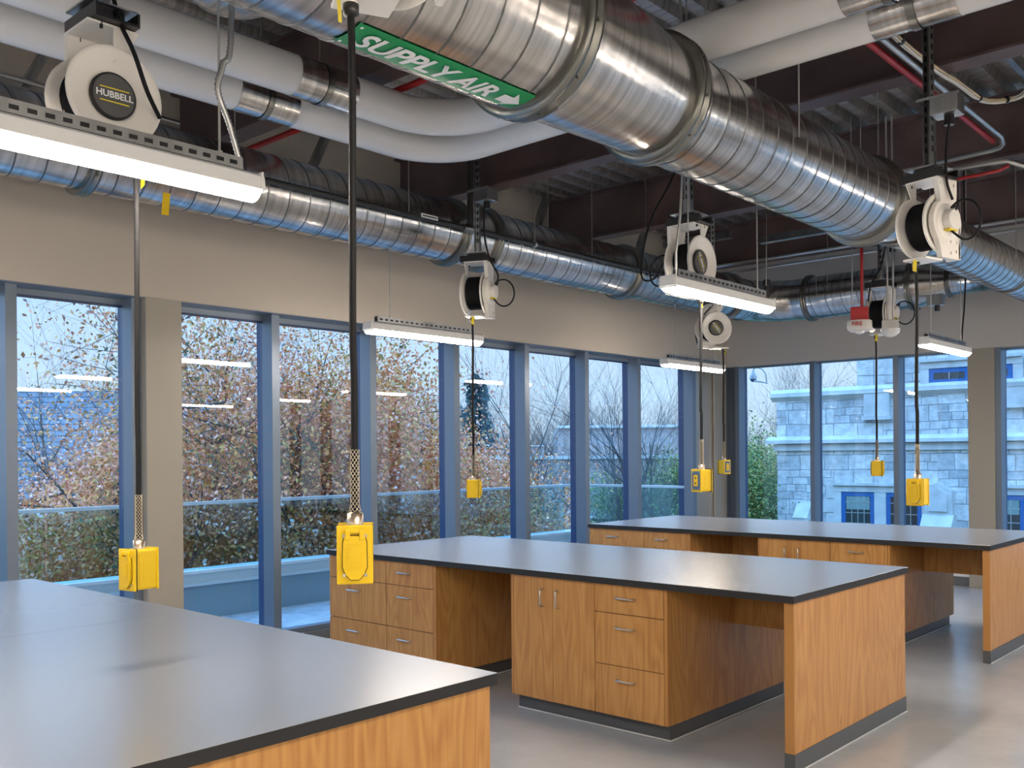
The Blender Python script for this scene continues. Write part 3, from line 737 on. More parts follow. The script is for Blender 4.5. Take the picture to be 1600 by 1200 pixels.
# ------------------------------------------------------------------ small pipes and conduits
def tubething(name, pts, r, mat, label, cat, n=10, group=None):
    b = MB(); b.tube(pts, r, n); return tag(b.build(name, mat), label, cat, group)
tubething('sprinkler_pipe', [(-6.85, 3.95, 3.925), (-1.5, 3.95, 3.925)], .021, M_REDPIPE, 'red pipe running across under the nearest steel beam', 'pipe')
tubething('steel_conduit', [(-6.85, 4.03, 3.97), (-1.5, 4.03, 3.97)], .014, M_CONDUIT, 'pale conduit running across beside the red pipe under the nearest beam', 'conduit')
tubething('sprinkler_pipe', [(-2.08, 4.86, 3.92), (-2.08, 7.6, 3.92)], .02, M_REDPIPE, 'red pipe running away at the upper right beside the steel conduit', 'pipe')
tubething('steel_conduit', [(-1.99, 4.86, 3.90), (-1.985, 7.45, 3.90)] + [(-1.985 - .12 * (1 - math.cos(a)), 7.45 + .2 * math.sin(a), 3.87) for a in (.5, 1.0, 1.57)] + [(-2.85, 7.66, 3.845)], .017, M_CONDUIT,
          'steel conduit at the upper right bending left beside the reel hanger', 'conduit')
tubething('steel_conduit', [(-3.0, 7.70, 3.80), (-2.2, 7.70, 3.80), (-2.02, 7.72, 3.79), (-1.92, 7.8, 3.75), (-1.86, 8.0, 3.73), (-1.86, 9.5, 3.73)], .017, M_CONDUIT, 'steel conduit below its twin at the upper right, bending away', 'conduit')
tubething('sprinkler_pipe', [(-2.75, 7.64, 3.705), (-2.2, 7.64, 3.705), (-2.06, 7.68, 3.72), (-2.02, 7.75, 3.76)], .014, M_REDPIPE, 'short curved red conduit behind the cream reel at the upper right', 'pipe')
tubething('cross_conduit', [(-6.8, 10.40, 3.93), (X1 - .1, 10.40, 3.93)], .018, M_CONDUIT, 'long steel conduit across the room under the farthest beam, upper of two', 'conduit')
tubething('cross_conduit', [(-5.9, 10.5, 3.85), (X1 - .1, 10.5, 3.85)], .016, M_CONDUIT, 'long steel conduit across the room under the farthest beam, lower of two', 'conduit')
b = MB(); b.bar((-1.81, 3.5, 4.3), (-1.83, 9.0, 4.3), .041, .041); tag(b.build('strut_channel', M_GALV_FLAT), 'galvanised strut channel slanting through the upper right corner', 'strut')
t = thing('black_iron_pipe', 'black iron pipe running along the window-side duct with a tee and riser', 'pipe', (-5.42, 6, 3.46))
b = MB(); b.tube([(-5.42, -3.9, 3.47), (-5.42, 8.4, 3.47), (-5.42, 9.7, 3.47)], .021, 10); b.build('run', M_BLKPIPE, t)
b = MB(); b.cyl((-5.42, 5.5, 3.47), (-5.40, 5.5, 4.12), .026, 12); b.build('riser', M_BLKPIPE, t)
b = MB(); b.cyl((-5.42, 5.42, 3.47), (-5.42, 5.58, 3.47), .034, 12); b.cyl((-5.79, 5.5, 3.47), (-5.42, 5.5, 3.55), .034, 12); b.build('tee_fitting', M_GALV_DK, t)
b = MB(); b.lathe((-5.40, 5.5, 4.12), (0, 0, 1), [(0, .02), (.03, .014), (.06, .014), (.065, .03), (.075, .03), (.09, .012)], 12); b.build('sprinkler_head', M_BRASS, t)
b = MB(); b.box(-5.398, -5.392, 4.95, 5.12, 3.465, 3.495); b.mi = 1; b.box(-5.3915, -5.390, 4.96, 5.11, 3.475, 3.485); b.build('pipe_tag', [M_WHITE_TXT, M_GREY_CAP], t)
for y in (6.3,):
    b = MB(); b.cyl((-5.42, y, 3.47), (-5.42, y, 4.15), .007, 6); b.lathe((-5.42, y - .012, 3.47), (0, 1, 0), [(0, .028), (.024, .028)], 12); b.build('rod_hanger', M_CONDUIT, t)
# tan and white cable bundle
pts = [(-1.90, 4.5, 3.99), (-1.95, 5.0, 3.97), (-1.95, 5.4, 3.93), (-1.92, 5.95, 3.91), (-1.905, 6.25, 3.92), (-1.89, 6.6, 3.92), (-1.86, 6.75, 3.93), (-1.80, 6.88, 3.96), (-1.68, 6.85, 3.97), (-1.5, 6.6, 4.05)]
t = thing('cable_bundle', 'bundle of tan and white cables sagging through the upper right', 'cable', (-1.9, 6, 3.9))
random.seed(4)
for i in range(5):
    dx, dz = .012 * math.cos(i * 1.26), .012 * math.sin(i * 1.26)
    cr = MB(); P = [Vector(p) for p in pts]; sm = []
    for j in range(len(P) - 1):
        p0, p1, p2, p3 = P[max(j - 1, 0)], P[j], P[j + 1], P[min(j + 2, len(P) - 1)]
        for s_ in range(5):
            q = s_ / 5; sm.append(.5 * ((2 * p1) + (p2 - p0) * q + (2 * p0 - 5 * p1 + 4 * p2 - p3) * q * q + (3 * p1 - p0 - 3 * p2 + p3) * q ** 3) + Vector((dx + random.uniform(-.002, .002), 0, dz)))
    sm.append(P[-1]); cr.tube(sm, .0065, 6); cr.build('cable', M_CABLE_T if i < 2 else M_CABLE_W, t)
for p in (pts[2], pts[5], pts[7]):
    cr = MB(); cr.lathe((p[0], p[1] - .012, p[2]), (0, 1, .1), [(0, .023), (.024, .023)], 12); cr.build('cable_tie', M_BLACK, t)
# braces between wall and deck
for i, (y, l) in enumerate(((2.5, 'behind the nearest reel'), (4.82, 'below the paired insulated pipes'), (7.72, 'above the duct before the middle beam'), (9.6, 'behind the reel over the middle bench'))):
    b = MB(); b.bar((-6.62, y - .12, 3.80), (-6.62, y + .20, 4.44), .05, .09, (1, 0, 0))
    tag(b.build('wall_brace', M_GALV_FLAT), 'galvanised diagonal stud brace above the window-side duct, %s' % l, 'brace')
tubething('steel_conduit', [(-6.55, -3.9, 4.12), (-6.55, 3.6, 4.12)], .016, M_CONDUIT, 'pair of thin wall conduits at the upper left, upper one', 'conduit')
tubething('steel_conduit', [(-6.55, -3.9, 4.06), (-6.55, 3.6, 4.06)], .016, M_CONDUIT, 'pair of thin wall conduits at the upper left, lower one', 'conduit')
b = MB(); b.box(-6.05, -5.2, 9.28, 9.36, 3.98, 4.06); b.box(-4.85, -3.9, 9.28, 9.36, 3.86, 3.93); tag(b.build('strut_channel', M_GALV_FLAT), 'galvanised strut channel behind the reel over the middle bench', 'strut')
for x, y, z0, l in ((-3.39, 6.6, 2.9, 0), (-4.55, 10.3, 3.45, 0), (-1.72, 7.0, 3.9, 0), (-5.35, 7.9, 3.75, 0)):
    tubething('wire_hanger', [(x, y, z0), (x + .01, y, (z0 + ZD) / 2), (x, y, ZD)], .003, M_CONDUIT, 'thin steel hanger wire dropping from the deck', 'wire', 5, 'thin hanger wires')

# ------------------------------------------------------------------ fire alarm and dome sensor
t = thing('fire_alarm', 'red and white ceiling fire alarm marked FIRE hanging on a red rod', 'alarm', (-3.206, 7.889, 2.68), math.radians(22))
def lb(): return MB()
def put(b, name, mats, parent, root, **kw): b.xform(WORLD[root.name]); return b.build(name, mats, parent, **kw)
b = lb(); b.box(-.07, .07, -.07, .07, .06, .17, bev=.004); put(b, 'back_box', M_RED, t, t)
b = lb(); b.lathe((0, 0, -.03), (0, 0, 1), [(0, .0), (.0, .07), (.012, .09), (.03, .1), (.085, .1), (.09, .095)], 32); hs = put(b, 'housing', M_WHITE_PL, t, t)
b = lb(); b.sphere((0, 0, -.03), .04, 14, 1, 1, .6); put(b, 'strobe_lens', M_DOME, t, t)
b = lb(); add_text(b, 'FIRE', .045, (-.02, -.1015, .025), (1, 0, 0), (0, 0, 1), .001, 0, .001)
put(b, 'lettering', M_RED, hs, t)
b = lb(); b.cyl((.02, 0, .17), (.02, 0, .95), .014, 12); b.mi = 1; b.cyl((.02, 0, .95), (.02, 0, ZD - 2.68), .005, 6); put(b, 'rod', [M_REDPIPE, M_CONDUIT], t, t)
b = lb(); b.cyl((-.055, 0, .17), (-.055, 0, ZD - 2.68), .004, 6); put(b, 'guide_wire', M_CONDUIT, t, t)
t = thing('dome_sensor', 'clear dome sensor under a small galvanised box, right of the fire alarm', 'sensor', (-3.016, 8.062, 2.62), math.radians(22))
b = lb(); b.box(-.065, .065, -.065, .065, .05, .12, bev=.003); put(b, 'back_box', M_GALV_FLAT, t, t)
b = lb(); b.lathe((0, 0, -.02), (0, 0, 1), [(0, 0), (.006, .035), (.03, .066), (.05, .076), (.07, .078)], 28); put(b, 'dome', M_DOME, t, t)
b = lb(); b.cyl((-.02, 0, .12), (-.02, 0, ZD - 2.62), .008, 8); b.cyl((.025, 0, .12), (.025, 0, ZD - 2.62), .008, 8); put(b, 'rods', M_CONDUIT, t, t)
t = thing('black_pendant_rod', 'short black pipe drop with a coupling, past the middle bench lamp', 'pipe', (-4.72, 9.2, 3.1))
b = MB(); b.cyl((-4.72, 9.2, 3.13), (-4.72, 9.2, 3.45), .026, 12); b.build('pipe', M_BLKPIPE, t)
b = MB(); b.cyl((-4.72, 9.2, 3.38), (-4.72, 9.2, 3.44), .042, 6); b.cyl((-4.72, 9.2, 3.45), (-4.72, 9.2, ZD), .006, 6); b.build('coupling', M_BLKPIPE, t)

# ------------------------------------------------------------------ cord reels
def make_reel():
    t = thing('cord_reel', 'tmp', 'cord reel', (0, 0, 0), group='ceiling cord reels')
    R = .162
    for x, s in ((.072, 1), (-.052, -1)):
        b = MB(); b.lathe((x, 0, 0), (s, 0, 0), [(-.010, .075), (-.009, .09), (.012, R - .014), (.012, R), (.019, R + .002), (.026, R - .001), (.022, R - .014), (-.001, .09), (-.002, .078), (-.010, .075)], 44, False)
        b.lathe((x, 0, 0), (s, 0, 0), [(-.002, 0.001), (-.002, .08)], 32, False); b.build('flange', M_WHITE_PL, t)
    b = MB(); prof = []; x = -.045
    while x < .062: prof += [(x, .118), (x + .005, .128), (x + .010, .118)]; x += .011
    b.lathe((0, 0, 0), (1, 0, 0), prof, 36, False); b.build('wound_cord', M_CORD, t)
    b = MB(); b.lathe((.070, 0, 0), (1, 0, 0), [(0, .078), (.012, .078), (.014, .074)], 36); b.mi = 1; b.lathe((.080, 0, 0), (1, 0, 0), [(0, .072), (.006, .071), (.007, .068)], 36)
    hc = b.build('hub_cap', [M_BLACK, M_GREY_CAP], t)
    b = MB(); add_text(b, 'HUBBELL', .030, (.0885, 0, 0), (0, 1, 0), (0, 0, 1), .0006, 0, .0006, 1.05)
    b.mi = 1; b.box(.0875, .0888, -.050, .050, .020, .0235); b.box(.0875, .0888, -.050, .050, -.0245, -.021)
    b.build('logo', [M_WHITE_TXT, M_YELLOW_TXT], hc)
    # side frame: contoured plate
    def arc(r, a0, a1, n): return [(r * math.cos(math.radians(a0 + (a1 - a0) * i / n)), r * math.sin(math.radians(a0 + (a1 - a0) * i / n))) for i in range(n + 1)]
    pl = [(.085, .235)] + arc(.125, 62, -48, 10) + [(.06, -.15), (.05, -.19), (-.115, -.19), (-.115, -.14)] + arc(.125, 215, 128, 8) + [(-.085, .16), (-.085, .235)]
    b = MB(); b.prism([(p[0], p[1]) for p in pl], (-.105, 0, 0), (0, 1, 0), (0, 0, 1), (.03, 0, 0)); b.box(-.105, -.03, -.115, -.095, -.19, -.02, bev=.004)
    for (y, z) in ((-.06, -.06), (-.085, -.10), (-.03, -.10), (-.08, -.15), (-.03, -.16), (-.06, .2), (.06, .2)): b.cyl((-.112, y, z), (-.104, y, z), .009, 8)
    b.lathe((-.105, 0, 0), (-1, 0, 0), [(0, .10), (.006, .095), (.008, .06)], 32, False)
    b.build('side_frame', M_WHITE_PL, t)
    b = MB(); b.lathe((-.105, .01, .005), (-1, 0, 0), [(0, .054), (.045, .054), (.05, .05)], 28); b.mi = 1; b.box(-.15, -.115, -.02, .05, -.0525, -.046)
    b.build('slip_ring_cover', [M_WHITE_PL, M_YELLOW_TXT], t)
    b = MB(); b.box(-.105, .085, -.088, .088, .228, .236, bev=.002); b.box(-.10, -.085, -.06, .06, .236, .25)
    b.prism([(.0, 0), (.088, 0), (.03, -.1), (.0, -.12)], (.078, 0, .232), (0, 1, 0), (0, 0, 1), (.006, 0, 0)); b.build('mounting_plate', M_WHITE_PL, t)
    b = MB(); b.box(-.12, .12, -.075, .075, .238, .246); b.box(-.12, .12, -.075, -.068, .246, .285); b.box(-.12, .12, .068, .075, .246, .285); b.box(-.06, .06, -.05, .05, .246, .30)
    for x, y in ((-.08, -.04), (.08, -.04), (-.08, .04), (.08, .04)): b.cyl((x, y, .215), (x, y, .262), .006, 6)
    b.build('swivel_bracket', M_BLACK, t)
    b = MB(); b.box(-.085, .085, -.085, .085, .300, .306); b.build('steel_plate', M_GALV_FLAT, t)
    b = MB(); h = ZD - 2.9
    b.box(-.0205, .0205, -.0205, -.017, .306, h); b.box(-.0205, -.017, -.0205, .0205, .306, h); b.box(.017, .0205, -.0205, .0205, .306, h)
    b.mi = 1; z = .40
    while z < h - .06: b.box(-.008, .008, -.0215, -.0165, z, z + .03); b.box(-.0215, -.0165, -.008, .008, z, z + .03); b.box(.0165, .0215, -.008, .008, z, z + .03); z += .055
    b.mi = 0; b.box(-.026, .026, -.026, -.0215, .306, .40); b.cyl((0, -.035, .35), (0, -.024, .35), .011, 6)
    b.build('strut_channel', [M_GALV_FLAT, M_BLACK], t)
    b = MB(); b.box(-.075, .06, .0, .15, -.20, -.188, bev=.003); b.cyl((.01, .11, -.215), (.01, .11, -.19), .018, 12); b.build('cord_guide', M_WHITE_PL, t)
    b = MB(); b.prism([(-.010, 0), (.012, 0), (.018, -.06), (-.002, -.07)], (-.01, .145, -.194), (1, .1, 0), (0, .1, 1), (0, .0015, 0)); b.build('warning_tag', M_YELLOW_TXT, t)
    b = MB(); b.lathe((.01, .11, -.235), (0, 0, 1), [(0, .010), (.004, .020), (.03, .020), (.034, .012)], 14); b.build('cord_stop', M_BLACK, t)
    b = MB(); P = [(-.14, .0, .045), (-.17, .01, .07)]
    for i in range(11):
        a = math.radians(135 - i * 27); P.append((-.215 + .085 * -math.cos(a), .015 + .03 * math.sin(a / 2), -.01 + .10 * math.sin(a)))
    b.tube(smooth(P + [(-.13, .02, -.045)], 3), .0062, 8); b.build('feed_loop', M_CORD, t)
    return t
reel0 = make_reel()
# (x, y, z, facing, drop x, drop y, label)
RE = [(-3.204, 1.480, 2.86, 0, 'large cream cord reel with round logo cap, at the upper left, nearest'),
      (-1.831, 1.595, 2.98, 155, 'cord reel cut off by the top edge, above the largest yellow box'),
      (-5.194, 5.353, 2.905, 206, 'cord reel seen edge on, below the duct joint near the middle windows'),
      (-3.157, 5.140, 2.82, 0, 'cord reel with logo cap partly behind the lamp over the middle bench'),
      (-1.787, 5.354, 2.865, 165, 'cream cord reel showing its side frame, at the right under the supply duct'),
      (-4.964, 8.512, 2.895, -32, 'cord reel with tilted logo cap nearest the room corner'),
      (-3.342, 8.710, 2.895, 183, 'cord reel seen edge on, between the fire alarm and the dome sensor')]
rot_caps = {3: -62, 5: -50}
reels = []
for i, (x, y, z, a, l) in enumerate(RE):
    if i == 0:
        reel0.location = (x, y, z); reel0['label'] = l; WORLD[reel0.name] = Matrix.Translation((x, y, z)); r_ = reel0
    else: r_ = dup(reel0, (x, y, z), math.radians(a), l)
    if i in rot_caps:
        for ch in r_.children:
            if ch.name.startswith('hub_cap'): ch.rotation_euler = (math.radians(rot_caps[i]), 0, 0)
    reels.append(r_)
# supply cords feeding the reels
b = MB(); b.tube(smooth([(-3.22, 1.5, 3.75), (-3.22, 1.5, 3.4), (-3.13, 1.5, 3.14), (-3.06, 1.52, 3.0), (-3.05, 1.56, 2.88), (-3.10, 1.63, 2.82)]), .0075, 8); b.build('supply_cord', M_CORD, reels[0])
b = MB(); b.tube(smooth([(-3.28, 5.6, 4.3), (-3.45, 5.5, 3.6), (-3.62, 5.4, 3.2), (-3.66, 5.35, 2.85), (-3.52, 5.3, 2.80), (-3.42, 5.28, 2.92), (-3.33, 5.2, 3.0), (-3.26, 5.16, 2.92)]), .007, 8); b.build('supply_cord', M_CORD, reels[3])
b = MB(); b.tube(smooth([(-5.07, 5.31, 3.58), (-5.08, 5.31, 3.35), (-5.04, 5.33, 3.15), (-5.0, 5.38, 3.02), (-5.08, 5.41, 2.93)]), .007, 8); b.build('supply_cord', M_CORD, reels[2])
b = MB(); b.tube(smooth([(-1.66, 5.30, 3.42), (-1.68, 5.30, 3.25), (-1.68, 5.30, 3.08), (-1.66, 5.33, 2.98)]), .007, 8); b.build('supply_cord', M_CORD, reels[4])
b = MB(); b.tube(smooth([(-3.25, 8.6, 3.5), (-3.30, 8.6, 3.3), (-3.38, 8.58, 3.15), (-3.40, 8.57, 3.0)]), .007, 8); b.build('supply_cord', M_CORD, reels[6])
b = MB(); b.tube(smooth([(-4.93, 8.6, 3.2), (-5.05, 8.5, 3.05), (-5.14, 8.48, 2.9), (-5.12, 8.48, 2.75)]), .006, 8); b.build('supply_cord', M_CORD, reels[5])
# junction boxes on two hangers
for x, y, z, l in ((-1.74, 5.35, 3.44, 'galvanised junction box on the hanger above the cream reel at right'), (-5.145, 5.35, 3.60, 'galvanised junction box above the edge-on reel at the duct joint'), (-3.295, 8.71, 3.5, 'galvanised junction box above the reel beside the fire alarm'), (-3.2, 9.6, 3.05, 'galvanised junction box above the far right lamp')):
    t = thing('junction_box', l, 'electrical box', (x, y, z))
    b = MB(); b.box(x - .02, x + .12, y - .06, y + .06, z, z + .1, bev=.003); b.box(x - .09, x + .13, y - .065, y - .06, z + .085, z + .1); b.build('box', M_GALV_FLAT, t)
    b = MB(); b.cyl((x + .06, y, z - .055), (x + .06, y, z), .026, 12); b.build('plug', M_BLACK, t)

# ------------------------------------------------------------------ yellow drop boxes
def make_box():
    t = thing('outlet_box', 'tmp', 'outlet box', (0, 0, 0), group='hanging yellow outlet boxes')   # origin at the centre of the box, front = -Y
    w, d, h = .040, .044, .068
    b = MB(); b.box(-w, w, -d, d, -h, h, bev=.006); b.box(-w * .96, w * .96, -d * .6, d * .6, -h - .001, h + .001, bev=.003)
    for x in (-w, w): b.box(x - .001, x + .001, -.012, .012, -.035, .035, bev=.0006); b.box(x - .0014, x + .0014, -.030, -.027, -h * .8, h * .8)
    b.build('body', M_YELLOW, t)
    b = MB(); b.box(-w - .004, w + .004, -d - .006, -d + .002, -h - .004, h + .004, bev=.003); b.mi = 1
    for x, z in ((-.026, .046), (.026, .046), (-.026, -.05), (.026, -.05)): b.cyl((x, -d - .009, z), (x, -d - .005, z), .0042, 8)
    b.build('front_cover', [M_YELLOW, M_STEEL], t)
    pl = [(-.028, .03), (-.024, .046), (.024, .046), (.028, .03), (.029, -.03), (.022, -.047), (.010, -.060), (-.010, -.060), (-.022, -.047), (-.029, -.03)]
    gp = [(a * 1.07, c * 1.04) for a, c in pl]
    b = MB(); b.prism(gp, (0, -d - .006, 0), (1, 0, 0), (0, 0, 1), (0, -.0012, 0)); b.build('lid_gasket', M_GAP, t)
    b = MB(); b.box(-w - .0045, w + .0045, -d + .002, -d + .0045, -h - .0045, h + .0045); b.build('cover_gasket', M_GAP, t)
    b = MB(); b.prism(pl, (0, -d - .006, 0), (1, 0, 0), (0, 0, 1), (0, -.010, 0))
    for i in range(11): b.box(-.021, .021, -d - .0178, -d - .016, .026 - i * .0062, .0285 - i * .0062)
    b.box(-.013, .013, -d - .0188, -d - .016, -.022, .022); b.box(-.007, .007, -d - .0198, -d - .016, -.018, .018)
    for x in (-.017, .017): b.box(x - .006, x + .006, -d - .018, -d - .004, .036, .060, bev=.002)
    b.box(-.022, .022, -d - .014, -d - .003, .052, .064, bev=.002)
    b.build('flip_lid', M_YELLOW, t)
    b = MB(); b.box(-w - .004, w + .004, d - .002, d + .005, -h - .004, h + .004, bev=.003); b.build('rear_cover', M_YELLOW, t)
    b = MB(); b.box(-.034, .034, d + .005, d + .0075, -.058, .058, bev=.001); b.mi = 1; b.box(-.017, .017, d + .0075, d + .011, -.035, .035, bev=.001)
    b.mi = 2
    for z in (-.016, .016): b.cyl((0, d + .011, z), (0, d + .0115, z), .006, 10)
    b.mi = 3
    for x, z in ((-.028, .05), (.028, .05), (-.028, -.05), (.028, -.05)): b.cyl((x, d + .0075, z), (x, d + .009, z), .003, 8)
    b.build('outlet_plate', [M_BLUEPLATE, M_YELLOW, M_BLACK, M_STEEL], t)
    b = MB(); b.lathe((0, 0, h), (0, 0, 1), [(0, .02), (.030, .02), (.030, .017), (.034, .012)], 20); b.build('cable_gland', M_BRASS, t)
    b = MB()
    for k_ in range(8):
        for s in (-1, 1):
            P = []
            for i in range(25):
                q = i / 24; rr = .0115 + .004 * max(0, 1 - q * 8); a = s * q * 9.0 + k_ * math.pi / 4
                P.append((rr * math.cos(a), rr * math.sin(a), h + .034 + q * .155))
            b.tube(P, .0008, 4)
    b.build('wire_grip', M_MESH, t)
    return t
box0 = make_box()
# drop point x, y, z of box centre, yaw of front face (deg, 0 = faces -Y), matching reel index, label
BX = [(-3.194, 1.59, 1.265, 42 - 52 + 20, 0, 'yellow hanging outlet box with flip lid, left, before the tan column'),
      (-1.887, 1.50, 1.411, 50, 1, 'yellow hanging outlet box seen square on, its flip lid shut, nearest and largest'),
      (-5.155, 5.25, 1.385, 128, 2, 'small yellow hanging outlet box before the middle windows over the middle bench'),
      (-3.147, 5.25, 1.475, 180 - 14, 3, 'yellow hanging outlet box with blue grey plate facing left, over the middle bench'),
      (-1.825, 5.25, 1.430, 0, 4, 'yellow hanging outlet box with lid at its left, before the stone building'),
      (-4.897, 8.60, 1.500, 180 + 72, 5, 'tiny yellow hanging outlet box nearest the corner, blue grey plate facing right'),
      (-3.346, 8.60, 1.492, 115, 6, 'small plain yellow hanging outlet box before the stone building, farther of two')]
for i, (x, y, z, a, ri, l) in enumerate(BX):
    if i == 0:
        box0.location = (x, y, z); box0.rotation_euler = (0, 0, math.radians(a)); box0['label'] = l; bb = box0
    else: bb = dup(box0, (x, y, z), math.radians(a), l)
    rx, ry, rz, ra, _ = RE[ri]; A = math.radians(ra)
    ex = Vector((rx + .01 * math.cos(A) - .11 * math.sin(A), ry + .01 * math.sin(A) + .11 * math.cos(A), rz - .235))
    z1 = z + .068 + .03
    w = .003
    P = smooth([ex, (ex.x * .75 + x * .25 + w, ex.y * .75 + y * .25, rz - .45), (ex.x * .4 + x * .6 - w, ex.y * .4 + y * .6, (rz - .3 + z1) / 2 - .1), (x + .001, y, z1 + .32), (x, y, z1 + .16), (x, y, z1 - .01)], 6)
    b = MB(); b.tube(P, .0092, 10); b.build('drop_cord', M_CORD, reels[ri])

# ================================================================== OUTSIDE
ZT_ = -.02
b = MB(); b.box(-8.95, -7.2, -6, 11.35, -.3, ZT_); b.build('terrace_floor', M_PAVER, kind='structure')
t = thing('terrace_parapet', 'pale metal clad terrace parapet below the glass railing outside the windows', 'parapet', (-9, 3, -.3))
b = MB(); b.box(-9.15, -8.95, -6, 11.5, -.3, .33); b.box(-8.95, -7.0, 11.35, 11.5, -.3, .33); b.build('lower_cladding', M_PARAPET_DK, t)
b = MB(); b.box(-9.15, -8.93, -6, 11.5, .34, .455); b.box(-8.93, -7.0, 11.33, 11.5, .34, .455); b.box(-8.93, -8.90, -6, 11.33, .33, .36); b.build('upper_band', M_PARAPET, t)
b = MB(); b.box(-9.17, -8.90, -6, 11.52, .455, .485); b.box(-8.90, -7.0, 11.30, 11.52, .455, .485); b.build('coping', M_LIMESTONE, t)
t = thing('glass_railing', 'glass terrace railing with a flat steel top rail outside the windows', 'railing', (-8.95, 3, .48))
y = -5.4; 
while y < 11.0:
    y2 = min(y + 1.5, 11.40); b = MB(); b.box(-9.01, -8.995, y + .008, y2 - .008, .485, 1.15); b.build('glass_panel', M_RAILGLASS, t); y += 1.5
b = MB(); b.box(-8.98, -8.1, 11.40, 11.415, .485, 1.15); b.build('glass_panel', M_RAILGLASS, t)
b = MB(); b.box(-8.08, -7.1, 11.40, 11.415, .485, 1.15); b.build('glass_panel', M_RAILGLASS, t)
b = MB(); b.box(-9.035, -8.97, -6, 11.44, 1.15, 1.185, bev=.004); b.box(-8.97, -7.1, 11.375, 11.44, 1.15, 1.185, bev=.004); b.build('top_rail', M_RAIL, t)
GZ = -6.0
MB().box(-160, 60, -60, 200, GZ - .5, GZ).build('ground', M_GROUND, kind='structure')
# exterior of this building below the glass on the far side
MB().box(-7.2, X1, 12.5, 12.6, GZ, .45).build('trim_outer_cladding', M_PARAPET, kind='structure')

# stone building across the court, facade parallel to the far wall at Y = 24
YS = 24.0
t = thing('stone_building', 'pale rough stone building with blue framed windows seen through the far windows', 'building', (-5, 27, GZ))
b = MB(); b.box(-12.05, 12, YS, 36, GZ, 3.1); b.box(-9.85, 12, YS + .05, 36, 3.1, 14); b.build('stone_wall', M_STONE, t)
b = MB()
b.box(-12.17, 12, YS - .12, YS, 3.10, 3.20); b.prism([(0, 0), (.14, 0), (0, -.12)], (-12.17, YS, 3.10), (0, -1, 0), (0, 0, 1), (24, 0, 0)); b.prism([(0, 0), (.12, 0), (.0, .10)], (-12.17, YS, 3.20), (0, -1, 0), (0, 0, 1), (24, 0, 0))
b.build('upper_cornice', M_LIMESTONE, t)
b = MB(); b.box(-12.30, 12, YS - .20, YS, 1.85, 1.94); b.prism([(0, 0), (.20, 0), (0, .10)], (-12.30, YS, 1.94), (0, -1, 0), (0, 0, 1), (24, 0, 0)); b.box(-12.12, 12, YS - .08, YS, 1.66, 1.83); b.build('lower_cornice', M_LIMESTONE, t)
def swin(x0, x1, z0, z1, blind=True, mx=1, mz=1, lintel=.16, sl=.20, sr=.20):
    s = MB(); s.box(x0 - sl, x1 + sr, YS - .05, YS + .02, z1, z1 + lintel + .06); s.box(x0 - sl, x0, YS - .04, YS + .02, z0, z1); s.box(x1, x1 + sr, YS - .04, YS + .02, z0, z1); s.box(x0 - sl, x1 + sr, YS - .12, YS - .05, z1 + lintel, z1 + lintel + .07)
    s.build('window_surround', M_LIMESTONE, t)
    f = MB(); f.mi = 0
    f.box(x0, x1, YS - .02, YS + .02, z1 - .11, z1); f.box(x0, x0 + .11, YS - .02, YS + .02, z0, z1 - .11); f.box(x1 - .11, x1, YS - .02, YS + .02, z0, z1 - .11); f.box(x0 + .11, x1 - .11, YS - .02, YS + .02, z0, z0 + .08)
    fo = f.build('window_frame', M_BLUEFRAME, t)
    g = MB(); g.box(x0 + .1, x1 - .1, YS - .012, YS + .0, z0 + .05, z1 - .1); g.mi = 1
    if blind: g.box(x0 + .13, x1 - .13, YS - .013, YS - .011, z1 - .45, z1 - .12)
    g.mi = 2
    for i in range(1, mx + 1): xx = x0 + .11 + (x1 - x0 - .22) * i / (mx + 1); g.box(xx - .008, xx + .008, YS - .018, YS - .01, z0 + .05, z1 - .1)
    for i in range(1, mz + 1): zz = z0 + (z1 - z0) * i / (mz + 1); g.box(x0 + .1, x1 - .1, YS - .018, YS - .01, zz - .008, zz + .008)
    g.build('pane', [M_DARKPANE, M_CURTAIN, M_RAIL], fo)
swin(-10.26, -9.40, -1.0, .60, True, 3, 5, sr=.145); swin(-9.11, -8.24, -1.0, .60, False, 3, 5, sl=.144); swin(-6.75, -5.95, -1.0, .60, True, 2, 4); swin(-5.6, -4.8, -1.0, .60, False, 2, 4)
swin(-8.05, -7.12, 3.27, 3.62, False, 1, 0); swin(-6.75, -6.18, 3.27, 3.62, False, 1, 0)
b = MB(); b.prism([(-.32, 0), (.32, 0), (.32, .58), (.0, .78), (-.32, .58)], (-7.80, YS, .10), (1, 0, 0), (0, 0, 1), (0, -.22, 0))
b.prism([(-.22, .08), (.22, .08), (.22, .5), (.0, .64), (-.22, .5)], (-7.80, YS - .22, .10), (1, 0, 0), (0, 0, 1), (0, -.04, 0))
b.prism([(0, 0), (.22, 0), (.55, -.45), (0, -.45)], (-8.16, YS, .10), (0, -1, 0), (0, 0, 1), (.72, 0, 0)); b.prism([(0, 0), (.5, 0), (.34, -.14), (0, -.14)], (-8.2, YS, -.35), (0, -1, 0), (0, 0, 1), (.8, 0, 0)); b.box(-8.1, -7.5, YS - .34, YS, -3, -.49)
b.build('buttress', M_LIMESTONE, t)
b = MB(); b.prism([(0, 0), (.12, 0), (.42, -.40), (0, -.40)], (-11.42, YS, .30), (0, -1, 0), (0, 0, 1), (.40, 0, 0)); b.box(-11.45, -11.0, YS - .40, YS, -.20, -.10); b.box(-11.4, -11.05, YS - .3, YS, -4, -.20); b.build('buttress', M_LIMESTONE, t)
